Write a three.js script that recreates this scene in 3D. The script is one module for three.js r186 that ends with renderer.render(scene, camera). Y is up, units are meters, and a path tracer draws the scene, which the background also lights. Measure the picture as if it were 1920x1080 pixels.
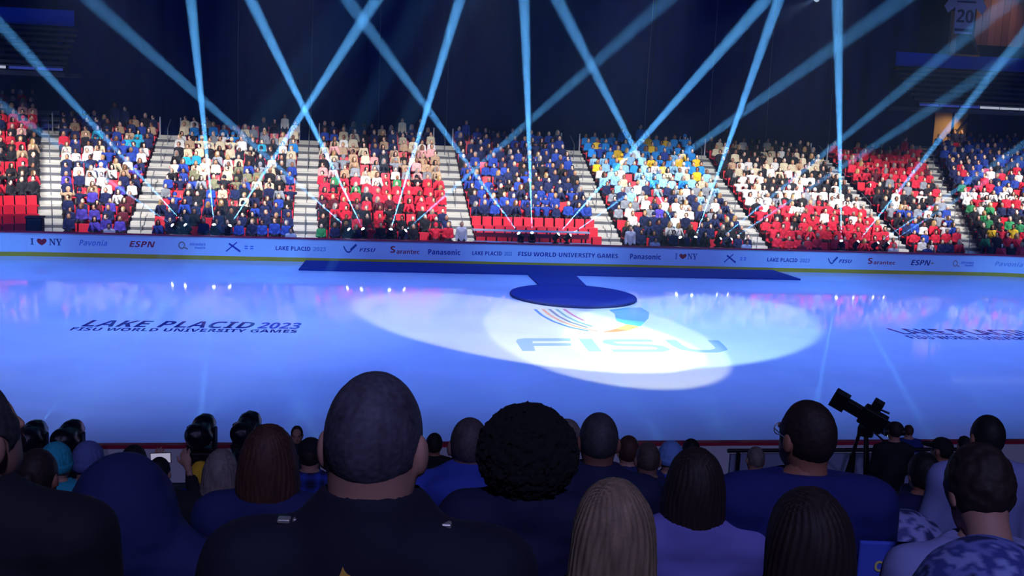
import * as THREE from 'three';
import { mergeGeometries } from 'three/addons/utils/BufferGeometryUtils.js';
import { RoundedBoxGeometry } from 'three/addons/geometries/RoundedBoxGeometry.js';
import { FontLoader } from 'three/addons/loaders/FontLoader.js';
import { ImprovedNoise } from 'three/addons/math/ImprovedNoise.js';

// ------------------------------------------------------------------ camera, haze, large lights, exposure
const scene = new THREE.Scene();
scene.background = new THREE.Color(0, 0, 0);
const renderer = new THREE.WebGLRenderer();
renderer.toneMapping = THREE.LinearToneMapping;
renderer.toneMappingExposure = 1.0;
renderer.shadowMap.enabled = true;
const camera = new THREE.PerspectiveCamera(28.182, 1920 / 1080, 0.1, 200);
camera.position.set(-9.842, 7.16, 34.885);
camera.up.set(-0.01737, 0.98626, -0.16428);
camera.lookAt(-9.842 + 0.16437, 7.16 - 0.15925, 34.885 - 0.97346);
scene.fog = new THREE.FogExp2(new THREE.Color().setRGB(0.42, 0.6, 1), 0.001);

const V = (x, y, z) => new THREE.Vector3(x, y, z);
const numberedNames = new Map();
function numbered(name) {
  const n = numberedNames.get(name) || 0;
  numberedNames.set(name, n + 1);
  return n ? `${name}_${String(n).padStart(3, '0')}` : name;
}
function tag(o, label, category, group, kind) {
  o.userData.label = label;
  if (category) o.userData.category = category;
  if (group) o.userData.group = group;
  if (kind) o.userData.kind = kind;
  return o;
}
function thing(name, label, category, group) {
  const g = new THREE.Group();
  g.name = numbered(name);
  tag(g, label, category, group);
  scene.add(g);
  return g;
}
function part(name, geometry, material, parent) {
  const m = new THREE.Mesh(geometry, material);
  m.name = name;
  m.castShadow = m.receiveShadow = true;
  parent.add(m);
  return m;
}
function struct(name, geometry, material, label) {
  const m = part(name, geometry, material, scene);
  m.userData.kind = 'structure';
  if (label) m.userData.label = label;
  return m;
}
function rng(seed) {
  let s = seed | 0;
  return () => { s = (s + 0x6d2b79f5) | 0; let t = Math.imul(s ^ (s >>> 15), 1 | s); t = (t + Math.imul(t ^ (t >>> 7), 61 | t)) ^ t; return ((t ^ (t >>> 14)) >>> 0) / 4294967296; };
}
const std = (color, roughness = 0.8, extra = {}) => new THREE.MeshStandardMaterial({ color, roughness, ...extra });
const box = (w, h, d, x = 0, y = 0, z = 0) => new THREE.BoxGeometry(w, h, d).translate(x, y, z);
const rbox = (w, h, d, r = 0.01, x = 0, y = 0, z = 0) => new RoundedBoxGeometry(w, h, d, 2, r).translate(x, y, z);
function rod(a, b, r, r2 = r, n = 8) {
  const d = b.clone().sub(a);
  const g = new THREE.CylinderGeometry(r2, r, d.length(), n);
  g.applyQuaternion(new THREE.Quaternion().setFromUnitVectors(V(0, 1, 0), d.clone().normalize()));
  const m = a.clone().add(b).multiplyScalar(0.5);
  return g.translate(m.x, m.y, m.z);
}
function spot(from, to, color, intensity, angle, penumbra, size = 1) {
  const l = new THREE.SpotLight(color, intensity, 0, angle, penumbra, 2);
  l.position.copy(from);
  l.target.position.copy(to);
  l.castShadow = true;
  l.shadow.radius = size;
  scene.add(l, l.target);
  return l;
}

const M = {
  blackMetal: std('#0d0e12', 0.45, { metalness: 0.3 }),
  greyMetal: std('#7d838c', 0.4, { metalness: 0.6 }),
  concrete: std('#55575c', 0.95),
  stairPaint: std('#b9b8b0', 0.85),
  redSeat: std('#c8102a', 0.45),
  glowWhite: new THREE.MeshStandardMaterial({ color: '#ffffff', emissive: '#f4fbff', emissiveIntensity: 18 }),
  glowSoft: new THREE.MeshStandardMaterial({ color: '#ffffff', emissive: '#dfe9ff', emissiveIntensity: 0.49 }),
};

// fixtures above the ice: a housing, a yoke and a glowing lens, with the light just in front of the lens
const housingGeo = new THREE.LatheGeometry([[0, 0.42], [0.1, 0.42], [0.15, 0.34], [0.17, 0.1], [0.2, 0], [0.185, 0], [0.16, 0.06], [0, 0.06]].map(([x, y]) => new THREE.Vector2(x, y)), 20).rotateX(Math.PI / 2);
const floodLensGeo = new THREE.CircleGeometry(0.16, 12).rotateY(Math.PI).translate(0, 0, 0.04);
const floodYokeGeo = mergeGeometries([box(0.03, 0.5, 0.06, 0.22, 0.22, 0.2), box(0.03, 0.5, 0.06, -0.22, 0.22, 0.2), box(0.47, 0.03, 0.06, 0, 0.47, 0.2)]);
function lamp(from, to, color, intensity, angle, penumbra, name, label, group, size = 6) {
  const t = thing(name, label, 'light', group);
  t.position.copy(from);
  const dir = to.clone().sub(from).normalize();
  const aim = new THREE.Quaternion().setFromUnitVectors(V(0, 0, -1), dir);
  part('housing', housingGeo, M.blackMetal, t).quaternion.copy(aim);
  part('lens', floodLensGeo, new THREE.MeshStandardMaterial({ color: '#ffffff', emissive: color, emissiveIntensity: 0.45 }), t).quaternion.copy(aim);
  part('yoke', floodYokeGeo, M.blackMetal, t);
  spot(from.clone().addScaledVector(dir, 0.08), to, color, intensity, angle, penumbra, size);
  return t;
}
const ICE_BLUE = new THREE.Color().setRGB(0.1, 0.22, 1);
for (const x of [-27, -18, -9, 0, 9, 18, 27]) for (const z of [-4.5, 4.5])
  lamp(V(x, 16.4, z), V(x * 0.97, 0, z > 0 ? 1.5 : -6.5), ICE_BLUE, 560, 0.76, 0.6, 'flood_light', 'blue wash floodlight hung over the ice', 'blue floodlights over the ice');
for (const x of [-26.5, -19, -11.5, -4, 3.5, 11, 18.5, 27])
  lamp(V(x, 16.5, -6.5), V(x, 2.7, -22.3), new THREE.Color().setRGB(0.98, 0.95, 0.98), 3200, 0.3, 0.75, 'stand_light', 'white floodlight aimed at the far stand', 'white lights aimed at the far crowd');
for (const x of [-24, -12, 0, 12, 24])
  lamp(V(x, 15.8, 9), V(x, 0.3, -14.2), new THREE.Color().setRGB(0.1, 0.34, 1), 1000, 0.16, 1, 'added_board_light', 'added blue lamp brightening the far boards', 'added blue lamps for the far boards');  // added lamps, put in to brighten the upright faces of the far boards
for (const x of [-24, -9.5, 5])
  lamp(V(x, 15.5, 41), V(x + 1, 4.8, 27), new THREE.Color().setRGB(0.4, 0.4, 1), 210, 0.62, 0.8, 'added_fill_light', 'added dim violet fill lamp behind the camera-side stand', 'added fill lamps behind the camera-side stand', 20);  // added fill lamps that lift the dark backs of the foreground crowd
lamp(V(8.5, 15, 17.7), V(-2.8, 0, 0.1), new THREE.Color().setRGB(1, 1, 0.3), 2700, 0.158, 0.07, 'follow_spot', 'follow spot throwing the cream pool of light', 'follow spots');
lamp(V(-9.8, 15, 17), V(1.9, 0, -0.5), new THREE.Color().setRGB(0.62, 1, 0.7), 2900, 0.158, 0.1, 'follow_spot', 'follow spot throwing the pale cyan pool of light', 'follow spots');
lamp(V(-0.6, 15, 25), V(-1.1, 0, 1.6), new THREE.Color().setRGB(1, 1, 0.4), 2300, 0.128, 0.06, 'follow_spot', 'follow spot throwing the near lobe of the pool', 'follow spots');

// ------------------------------------------------------------------ the hall
const noise = new ImprovedNoise();
function noiseTexture(size, make, srgb, rx = 1, ry = 1) {
  const d = new Uint8Array(size * size * 4);
  for (let y = 0; y < size; y++) for (let x = 0; x < size; x++) {
    const c = make(x / size, y / size, x, y), i = (y * size + x) * 4;
    d[i] = c[0]; d[i + 1] = c[1]; d[i + 2] = c[2]; d[i + 3] = 255;
  }
  const t = new THREE.DataTexture(d, size, size);
  t.wrapS = t.wrapT = THREE.RepeatWrapping;
  t.magFilter = THREE.LinearFilter;
  if (srgb) t.colorSpace = THREE.SRGBColorSpace;
  t.repeat.set(rx, ry);
  t.needsUpdate = true;
  return t;
}
const wallMat = std('#1a1c24', 0.95), ceilMat = std('#0a0b10', 0.98), deckMat = std('#1b1c20', 0.9);
struct('ceiling', box(90, 0.4, 90, 0, 18.2, 3), ceilMat);
struct('wall_back', box(90, 19, 0.4, 0, 8.6, -34.2), wallMat);
struct('wall_front', box(90, 19, 0.4, 0, 8.6, 42.2), wallMat);
struct('wall_left', box(0.4, 19, 77, -44.2, 8.6, 4), wallMat);
struct('wall_right', box(0.4, 19, 77, 44.2, 8.6, 4), wallMat);

function rinkShape(hx, hz, r, n = 16) {           // plan outline, counter-clockwise, as Vector2(x, z)
  const p = [];
  for (const [sx, sz, a0] of [[1, 1, 0], [-1, 1, 90], [-1, -1, 180], [1, -1, 270]])
    for (let i = 0; i <= n; i++) { const a = (a0 + (90 * i) / n) * Math.PI / 180; p.push(new THREE.Vector2(sx * (hx - r) + r * Math.cos(a), sz * (hz - r) + r * Math.sin(a))); }
  return p;
}
const HX = 30, HZ = 15, RC = 8.8;
// concrete deck round the ice
{
  const s = new THREE.Shape([[-44, -34], [44, -34], [44, 42], [-44, 42]].map(([x, z]) => new THREE.Vector2(x, -z)));
  s.holes.push(new THREE.Path(rinkShape(HX + 0.02, HZ + 0.02, RC).map((v) => new THREE.Vector2(v.x, -v.y))));
  struct('floor', new THREE.ExtrudeGeometry(s, { depth: 0.3, bevelEnabled: false }).rotateX(-Math.PI / 2).translate(0, -0.3, 0), deckMat, 'dark rubber deck around the rink');
}
const iceMap = noiseTexture(512, (u, v) => {
  let n = 0;
  for (let o = 0, f = 3, a = 1; o < 5; o++, f *= 2, a *= 0.55) n += a * noise.noise(u * f * 3 + 7, v * f * 3, o * 3.7);
  const s = 236 + n * 7;
  return [s, s + 1, s + 3];
}, true, 1 / 24, 1 / 24);
const iceRough = noiseTexture(256, (u, v) => { const n = 14 + 4 * noise.noise(u * 30, v * 5, 1) + 4 * noise.noise(u * 60, v * 60, 5); return [n, n, n]; }, false, 1 / 9, 1 / 9);
const iceLook = { roughness: 1, roughnessMap: iceRough, ior: 1.31, specularIntensity: 0.55 };
const iceMat = new THREE.MeshPhysicalMaterial({ color: '#f2f4f8', map: iceMap, ...iceLook });
const inkOnIce = (c, extra = {}) => new THREE.MeshPhysicalMaterial({ color: c, roughness: 0.08, ior: 1.31, specularIntensity: 0.55, ...extra });
const iceShape = new THREE.Shape(rinkShape(HX, HZ, RC).map((v) => new THREE.Vector2(v.x, -v.y)));
const ice = struct('ice_floor', new THREE.ExtrudeGeometry(iceShape, { depth: 0.2, bevelEnabled: false, curveSegments: 16 }).rotateX(-Math.PI / 2).translate(0, -0.2, 0), iceMat, 'smooth white ice sheet under blue light');

// print frozen into the ice: thin shapes a few millimetres thick
const printZ = (shapes, depth = 0.004) => new THREE.ExtrudeGeometry(shapes, { depth, bevelEnabled: false, curveSegments: 10 }).rotateX(-Math.PI / 2);
const poly = (pts) => new THREE.Shape(pts.map(([x, z]) => new THREE.Vector2(x, -z)));
function strokePoly(pts, w, closed = false) {     // ribbon of even width along a polyline in plan
  const P = new THREE.CatmullRomCurve3(pts.map(([x, z]) => V(x, 0, z)), closed, 'catmullrom', 0.15).getPoints(pts.length * 8);
  const L = [], R = [];
  P.forEach((p, i) => {
    const t = P[Math.min(i + 1, P.length - 1)].clone().sub(P[Math.max(i - 1, 0)]).normalize();
    L.push([p.x - t.z * w / 2, p.z + t.x * w / 2]); R.unshift([p.x + t.z * w / 2, p.z - t.x * w / 2]);
  });
  return poly([...L, ...R]);
}
const fisuInk = inkOnIce('#9fb8e0');
{
  const letters = part('lettering', printZ([
    poly([[-3.95, 1.15], [-3.85, 0.85], [-3.6, 0.7], [-2.15, 0.64], [-2.22, 1.06], [-3.42, 1.12], [-3.5, 1.42], [-2.27, 1.36], [-2.36, 1.74], [-3.52, 1.82], [-3.6, 2.5], [-3.98, 2.53]]),
    poly([[-1.9, 0.72], [-1.48, 0.7], [-1.58, 2.5], [-1.99, 2.52]]),
    strokePoly([[0.42, 0.86], [-0.5, 0.88], [-0.98, 0.95], [-1.08, 1.24], [-0.85, 1.53], [0.1, 1.6], [0.4, 1.75], [0.45, 2.1], [0.22, 2.32], [-0.4, 2.36], [-1.24, 2.38]], 0.34),
    strokePoly([[1.06, 0.72], [1.04, 1.5], [1.12, 2.05], [1.45, 2.35], [1.95, 2.33], [2.3, 2.0], [2.4, 1.4], [2.47, 0.72]], 0.36),
  ]), fisuInk, ice);
  letters.position.y = 0.001;
  letters.userData.label = 'large pale blue letters FISU printed in the ice';
  const bands = [['#5b8fd8', [[-2.37, -4.3], [-2.33, -3.2], [-2.15, -2.1], [-1.78, -1.12], [-1.3, -0.55]]], ['#f0a878', [[-2.08, -4.35], [-2.04, -3.2], [-1.86, -2.1], [-1.45, -1.05], [-1.0, -0.5]]],
    ['#8a8c98', [[-1.84, -4.4], [-1.78, -3.1], [-1.58, -2.0], [-1.2, -1.1]]], ['#88b0a4', [[-1.58, -4.4], [-1.51, -3.1], [-1.32, -2.1], [-1.0, -1.3]]], ['#d08098', [[-1.3, -4.45], [-1.22, -3.3], [-1.06, -2.3]]]];
  for (const [c, pts] of bands) part('logo_band', printZ([strokePoly(pts, 0.11)]), inkOnIce(c), ice).position.y = 0.001;
  part('logo_wedge', printZ([poly([[0.35, -4.4], [1.2, -4.9], [1.68, -4.95], [1.72, -4.0], [1.4, -2.95], [1.05, -2.2], [0.42, -2.55], [0.2, -2.9], [0.35, -3.6]])]), inkOnIce('#5fa4e4'), ice).position.y = 0.001;
  part('logo_wedge', printZ([poly([[1.05, -2.2], [0.67, -1.4], [0.3, -1.75], [0.1, -2.3], [0.2, -2.9], [0.42, -2.55]])]), inkOnIce('#6fd4e0'), ice).position.y = 0.001;
  part('logo_wedge', printZ([poly([[0.67, -1.4], [0.1, -0.72], [-0.3, -0.95], [0.05, -1.4], [0.3, -1.75]])]), inkOnIce('#f2d878'), ice).position.y = 0.001;
  part('logo_wedge', printZ([poly([[0.1, -0.72], [-0.45, -0.4], [-0.95, -0.38], [-0.6, -0.62], [-0.3, -0.95]])]), inkOnIce('#f4a06c'), ice).position.y = 0.001;
}
const font = await new FontLoader().loadAsync('fonts/droid/droid_sans_bold.typeface.json');
function iceText(text, x0, x1, z0, z1, skew, ink, name = 'lettering') {   // text laid on the ice from x0 to x1 between z0 (far) and z1 (near)
  const g = mergeGeometries([new THREE.ExtrudeGeometry(font.generateShapes(text, 1), { depth: 0.004, bevelEnabled: false, curveSegments: 4 })]);
  g.computeBoundingBox();
  const b = g.boundingBox, sx = (x1 - x0) / (b.max.x - b.min.x), sy = (z1 - z0) / (b.max.y - b.min.y);
  g.applyMatrix4(new THREE.Matrix4().set(sx, skew * sx, 0, x0 - b.min.x * sx, 0, 0, 1, 0.001, 0, -sy, 0, z1 + b.min.y * sy, 0, 0, 0, 1));
  return part(name, g, ink, ice);
}
{
  const ink = inkOnIce('#1c2a6c'), ink2 = inkOnIce('#46549a');
  iceText('LAKE PLACID', -16.9, -11.95, -1.35, -0.35, 0.28, ink);
  iceText('2023', -11.75, -10.5, -1.3, -0.35, 0.28, ink2);
  iceText('FISU WORLD UNIVERSITY GAMES', -17.1, -10.55, -0.2, 0.25, 0.1, ink);
  iceText('LAKE PLACID', 9.7, 14.7, -1.6, -0.6, -0.3, ink);
  iceText('2023', 14.9, 16.2, -1.6, -0.6, -0.3, ink2);
  iceText('FISU WORLD UNIVERSITY GAMES', 9.6, 16.2, -0.4, 0.15, -0.1, ink);
}

// boards: a path round the rink, cut into panels
const ringHalf = (hx, hz, r) => rinkShape(hx, hz, r, 24);
function alongPath(pts, y0, y1, out0, out1, uvScale = 1) {   // solid section swept along plan points; the outward side lies to the right of travel
  const n = pts.length, pos = [], uv = [], idx = [];
  const nor = pts.map((p, i) => { const t = pts[Math.min(i + 1, n - 1)].clone().sub(pts[Math.max(i - 1, 0)]).normalize(); return new THREE.Vector2(t.y, -t.x); });
  let s = 0;
  const S = pts.map((p, i) => (s += i ? p.distanceTo(pts[i - 1]) : 0));
  const ring = [[out0, y0], [out0, y1], [out1, y1], [out1, y0]];
  for (let e = 0; e < 4; e++) {
    const [a, b] = [ring[e], ring[(e + 1) % 4]], base = pos.length / 3;
    pts.forEach((p, i) => { for (const [o, y] of [a, b]) { pos.push(p.x + nor[i].x * o, y, p.y + nor[i].y * o); uv.push(S[i] / s, (y - y0) / (y1 - y0)); } });
    for (let i = 0; i < n - 1; i++) { const q = base + i * 2; idx.push(q, q + 2, q + 1, q + 1, q + 2, q + 3); }
  }
  for (const i of [0, n - 1]) {
    const base = pos.length / 3;
    for (const [o, y] of ring) { pos.push(pts[i].x + nor[i].x * o, y, pts[i].y + nor[i].y * o); uv.push(0, 0); }
    idx.push(...(i ? [base, base + 1, base + 2, base, base + 2, base + 3] : [base, base + 2, base + 1, base, base + 3, base + 2]));
  }
  const g = new THREE.BufferGeometry();
  g.setAttribute('position', new THREE.Float32BufferAttribute(pos, 3));
  g.setAttribute('uv', new THREE.Float32BufferAttribute(uv, 2));
  g.setIndex(idx);
  const f = g.toNonIndexed();
  f.computeVertexNormals();
  return f;
}
// far side, left to right: corner arc, straight, corner arc (outward = right of travel would be +z, so travel right to left keeps outward at -z)
function farArc(side) {
  const p = [];
  for (let i = 0; i <= 20; i++) { const a = (i / 20) * Math.PI / 2; p.push(new THREE.Vector2(side * (HX - RC + RC * Math.sin(a)), -(HZ - RC + RC * Math.cos(a)))); }
  return side > 0 ? p.reverse() : p;
}
const seg = (x0, x1, z) => Array.from({ length: 9 }, (_, i) => new THREE.Vector2(x0 + ((x1 - x0) * i) / 8, z));
const boards = thing('dasher_boards', 'white rink boards with sponsor print, red cap rail and yellow kick plate', 'rink boards');
function printCanvas(length, items) {
  const c = document.createElement('canvas');
  c.width = 2048; c.height = 128;
  const g = c.getContext('2d'), k = 2048 / length, h = 128 / 0.8;
  g.fillStyle = '#f1f3f6'; g.fillRect(0, 0, 2048, 128);
  for (const it of items) {
    const [kind, a, b, color, y0 = 0.3, y1 = 0.58, italic = false] = it;
    g.save();
    g.translate(a * k, 128 - y0 * h);
    g.fillStyle = g.strokeStyle = color;
    const w = (b - a) * k, hh = (y1 - y0) * h;
    if (kind === 'heart') {
      g.beginPath(); g.moveTo(w / 2, 0); g.bezierCurveTo(-w * 0.35, -hh * 0.6, w * 0.1, -hh * 1.25, w / 2, -hh * 0.78); g.bezierCurveTo(w * 0.9, -hh * 1.25, w * 1.35, -hh * 0.6, w / 2, 0); g.fill();
    } else if (kind === 'ring') {
      g.lineWidth = hh * 0.16; g.beginPath(); g.arc(w / 2, -hh / 2, hh * 0.42, 0.9, 6.6); g.stroke(); g.beginPath(); g.moveTo(w * 0.6, -hh * 0.3); g.lineTo(w * 0.95, 0); g.stroke();
    } else if (kind === 'cross') {
      g.lineWidth = hh * 0.12; g.beginPath(); g.moveTo(0, 0); g.lineTo(w * 0.75, -hh); g.stroke(); g.lineWidth = hh * 0.2; g.beginPath(); g.moveTo(w * 0.2, -hh * 0.85); g.lineTo(w, 0); g.stroke();
    } else if (kind === 'swoosh') {
      g.lineWidth = hh * 0.16; g.beginPath(); g.moveTo(0, -hh * 0.8); g.quadraticCurveTo(w * 0.3, hh * 0.25, w * 0.6, -hh * 0.3); g.stroke(); g.lineWidth = hh * 0.28; g.beginPath(); g.moveTo(w * 0.55, -hh * 0.35); g.lineTo(w, -hh); g.stroke();
    } else {
      g.font = `${italic ? 'italic ' : ''}bold 100px ${kind.startsWith('~') ? 'serif' : 'sans-serif'}`;
      const text = kind.replace('~', ''), m = g.measureText(text);
      g.scale(w / m.width, hh / 74); g.fillText(text, 0, 0);
    }
    g.restore();
  }
  const t = new THREE.CanvasTexture(c);
  t.colorSpace = THREE.SRGBColorSpace;
  return t;
}
const NAVY = '#232a86', RED = '#c21c2c', DIM = '#8fa0c8';
// [kind or words, from x, to x, colour, lower edge, upper edge, italic]
const sponsorPrint = [
  ['~I', -21.75, -21.6, '#4a4f78'], ['heart', -21.5, -21.1, RED, 0.28, 0.58], ['~NY', -21.02, -20.5, '#2c3060'], ['Pavonia', -19.85, -18.7, '#7f93cc', 0.32, 0.56, true], ['ESPN', -17.85, -16.8, RED, 0.3, 0.56, true],
  ['ring', -15.95, -15.4, '#b08a78', 0.26, 0.58], ['Adirondack', -15.35, -14.7, '#6478c4', 0.42, 0.54], ['Health', -15.15, -14.7, '#6478c4', 0.28, 0.38], ['cross', -13.85, -13.25, '#2f3c9c', 0.2, 0.6], ['= =', -13.1, -12.7, '#6f8fdc', 0.22, 0.58],
  ['LAKE PLACID', -11.8, -10.3, NAVY, 0.3, 0.48], ['2023', -10.2, -9.65, DIM, 0.3, 0.48], ['swoosh', -8.9, -8.35, '#2a4a8c', 0.24, 0.62], ['FISU', -8.25, -7.55, NAVY, 0.32, 0.48, true],
  ['S', -6.9, -6.65, RED, 0.3, 0.6], ['arantec', -6.62, -5.6, RED, 0.26, 0.46], ['Panasonic', -5.25, -3.8, NAVY, 0.26, 0.5], ['LAKE PLACID', -3.3, -1.95, NAVY, 0.28, 0.46], ['2023', -1.85, -1.5, DIM, 0.28, 0.46],
  ['FISU WORLD UNIVERSITY GAMES', -1.25, 3.35, NAVY, 0.28, 0.47], ['Panasonic', 3.87, 5.35, NAVY, 0.26, 0.5], ['~I', 6.0, 6.12, '#6f7fb8'], ['heart', 6.2, 6.55, RED, 0.3, 0.56], ['~NY', 6.58, 7.05, '#3a3f8c'],
  ['cross', 8.35, 8.9, '#2f3c9c', 0.2, 0.58], ['= =', 9.1, 9.4, '#6f8fdc', 0.22, 0.56], ['LAKE PLACID', 10.4, 11.9, NAVY, 0.28, 0.46], ['2023', 12.0, 12.5, DIM, 0.28, 0.46], ['swoosh', 13.4, 13.85, '#2a4a8c', 0.22, 0.56], ['FISU', 13.9, 14.55, NAVY, 0.3, 0.46, true],
  ['S', 15.35, 15.62, RED, 0.28, 0.56], ['arantec', 15.65, 16.75, RED, 0.26, 0.44], ['ESPN', 17.5, 18.5, '#1b1e5c', 0.26, 0.52, true], ['+', 18.5, 18.75, '#c8a060', 0.3, 0.46], ['ring', 19.55, 20.05, '#c09080', 0.24, 0.54], ['Adirondack', 20.1, 20.75, '#6478c4', 0.38, 0.5], ['Health', 20.3, 20.75, '#6478c4', 0.26, 0.35],
];
const X0 = -21.9, PANEL = (21.2 * 2 + 0.7) / 4;
for (let i = 0; i < 4; i++) {
  const a = i === 0 ? -21.9 : -21.2 + (i * 42.4) / 4, b = -21.2 + ((i + 1) * 42.4) / 4;
  const items = sponsorPrint.filter((p) => p[2] > a && p[1] < b).map((p) => [p[0], p[1] - a, p[2] - a, ...p.slice(3)]);
  const tex = printCanvas(b - a, items);
  tex.wrapS = THREE.RepeatWrapping; tex.repeat.x = -1; tex.offset.x = 1;    // travel runs right to left
  part('board_panel', alongPath(seg(b, a, -HZ), 0.18, 0.98, 0, 0.1), new THREE.MeshStandardMaterial({ map: tex, roughness: 0.4 }), boards);
}
{
  const white = std('#f1f3f6', 0.4);
  const pale = printCanvas(13.82, [['Pavonia', 0.6, 2.0, '#9fb0d8', 0.32, 0.54, true]]);
  pale.wrapS = THREE.RepeatWrapping; pale.repeat.x = -1; pale.offset.x = 1;
  part('board_panel', alongPath(farArc(1), 0.18, 0.98, 0, 0.1), new THREE.MeshStandardMaterial({ map: pale, roughness: 0.4 }), boards);
  part('board_panel', alongPath(farArc(-1).filter((v) => v.x < -21.85), 0.18, 0.98, 0, 0.1), white, boards);
  part('board_panel', alongPath([new THREE.Vector2(-HX, -6.2), new THREE.Vector2(-HX, 6.2)].concat(ringHalf(HX, HZ, RC).slice(25, 50).reverse()), 0.18, 0.98, 0, 0.1), white, boards);
  part('board_panel', alongPath(seg(-21.2, 21.2, HZ), 0.18, 0.98, 0, 0.1), white, boards);
  part('board_panel', alongPath(ringHalf(HX, HZ, RC).slice(0, 25).reverse().concat([new THREE.Vector2(HX, -6.2)]), 0.18, 0.98, 0, 0.1), white, boards);
  const loop = ringHalf(HX, HZ, RC).reverse(); loop.push(loop[0].clone());
  part('cap_rail', alongPath(loop, 0.981, 1.04, -0.02, 0.14), std('#b8163c', 0.5), boards).userData.label = 'dark red cap rail';
  part('kick_plate', alongPath(loop, 0.002, 0.179, -0.012, 0.1), std('#e8b81c', 0.5), boards).userData.label = 'yellow kick plate';
  for (const [x, c] of [[-7.5, '#1010a0'], [-0.05, '#8c1030'], [7.35, '#1010a0']]) part('line_mark', box(0.34, 0.19, 0.03, x, 0.096, -HZ + 0.02), std(c, 0.5), boards);
  for (const x of [-2.68, -1.97]) part('gate_post', box(0.1, 0.86, 0.06, x, 0.6, -HZ + 0.035), std('#161a52', 0.6), boards);
  part('gate_top', box(0.62, 0.1, 0.07, -2.32, 1.02, -HZ + 0.06), std('#e9edf4', 0.5), boards);
}
// stage carpet: a strip along the boards, a neck and a round end
{
  const st = thing('stage_carpet', 'dark blue low stage, a strip along the boards ending in a round disc', 'stage');
  const m = std('#0b2578', 0.9), rim = std('#0c1f66', 0.9);
  const blk = (pts, h) => new THREE.ExtrudeGeometry(poly(pts), { depth: h, bevelEnabled: false }).rotateX(-Math.PI / 2);
  part('strip', blk([[-10.5, -14.95], [10.75, -14.95], [11.0, -12.35], [-10.75, -12.35]], 0.07), m, st);
  part('neck', blk([[-1.22, -12.36], [0.82, -12.36], [0.6, -8.6], [-1.3, -8.6]], 0.075), m, st);
  part('disc', new THREE.CylinderGeometry(2.36, 2.36, 0.1, 64).translate(-0.42, 0.05, -6.95), m, st);
  part('disc_edge', new THREE.TorusGeometry(2.36, 0.045, 8, 64).rotateX(Math.PI / 2).translate(-0.42, 0.07, -6.95), rim, st);
}

// ------------------------------------------------------------------ stands
const ROW0 = -17.8, PITCH = 0.85, RISE = 0.327, FLOOR0 = 0.2, ROWS = 14;
const rowFloor = (n) => FLOOR0 + RISE * n, rowZ = (n) => ROW0 - PITCH * n;
const AISLES = [-17.9, -10.6, -3.3, 3.9, 11.3, 18.8];
const LEFT = { x: -21.5, z: -17.0, turn: 26, aisle: 13, rows: 17 }, RIGHT = { x: 22.4, z: -17.0, turn: -34, aisle: -17, rows: 17 };
const rad = Math.PI / 180;
function tierShape(rows) {                          // profile in (depth back, height)
  const p = [[-0.55, 0]];
  for (let n = 0; n < rows; n++) p.push([-0.55 + PITCH * n, rowFloor(n)], [-0.55 + PITCH * (n + 1), rowFloor(n)]);
  p.push([-0.55 + PITCH * rows, 0]);
  return p;
}
function tiers(rows, xa, xb) {                      // xa, xb: functions of depth; a stepped block in local coordinates, front at local z = 0 minus .55
  const list = [];
  for (let n = 0; n < rows; n++) {
    const d0 = -0.55 + PITCH * n, d1 = d0 + PITCH;
    const s = poly([[xa(d0), -d0], [xb(d0), -d0], [xb(d1), -d1], [xa(d1), -d1]]);
    list.push(new THREE.ExtrudeGeometry(s, { depth: rowFloor(n), bevelEnabled: false }).rotateX(-Math.PI / 2));
  }
  return mergeGeometries(list);
}
const tanL = Math.tan(LEFT.aisle * rad), tanR = Math.tan(-RIGHT.aisle * rad);
struct('stand_tiers', tiers(ROWS, (d) => LEFT.x - Math.max(0, d) * tanL, (d) => RIGHT.x + Math.max(0, d) * tanR).translate(0, 0, ROW0), M.concrete, 'stepped concrete stand beyond the rink');
const bayL = struct('stand_tiers_001', tiers(LEFT.rows, () => -12, (d) => -Math.max(0, d) * -tanL), M.concrete, 'stepped concrete stand in the far left corner');
bayL.position.set(LEFT.x, 0, ROW0); bayL.rotation.y = LEFT.turn * rad;
const bayR = struct('stand_tiers_002', tiers(RIGHT.rows, (d) => -Math.max(0, d) * tanR, () => 14), M.concrete, 'stepped concrete stand in the far right corner');
bayR.position.set(RIGHT.x, 0, ROW0); bayR.rotation.y = RIGHT.turn * rad;
// stairs: every step a slab of its own
function stair(x, turn, rows, where) {
  const t = new THREE.Group();
  t.name = numbered('aisle_stair');
  t.userData = { kind: 'structure', label: where };
  scene.add(t);
  t.position.set(x, 0, ROW0); t.rotation.y = turn * rad;
  const stretch = 1 / Math.cos(turn * rad);
  const full = box(1.15, 0.06, 0.44, 0, 0, 0), half = box(1.15, RISE / 2, 0.4, 0, 0, 0);
  for (let n = 0; n < rows; n++) {
    part('step', full, M.stairPaint, t).position.set(0, rowFloor(n) + 0.032, (0.55 - PITCH * n - 0.22) * stretch);
    part('step', half, M.stairPaint, t).position.set(0, rowFloor(n) + RISE / 4 + 0.03, (0.55 - PITCH * n - 0.65) * stretch);
  }
  const rail = [];
  for (const n of [1, 5, 9, 12]) {
    const z = (0.1 - PITCH * n) * stretch;
    rail.push(rod(V(0, rowFloor(n), z), V(0, rowFloor(n) + 0.9, z), 0.02), rod(V(0, rowFloor(n) + 0.9, z), V(0, rowFloor(n) + 0.9 + RISE * 1.4, z - PITCH * 1.4), 0.02));
  }
  part('handrail', mergeGeometries(rail), M.greyMetal, t);
}
const ORD = ['first', 'second', 'third', 'fourth', 'fifth', 'sixth'];
AISLES.forEach((x, i) => stair(x, 0, ROWS, `pale stair aisle, ${ORD[i]} of six straight aisles from the left`));
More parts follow.
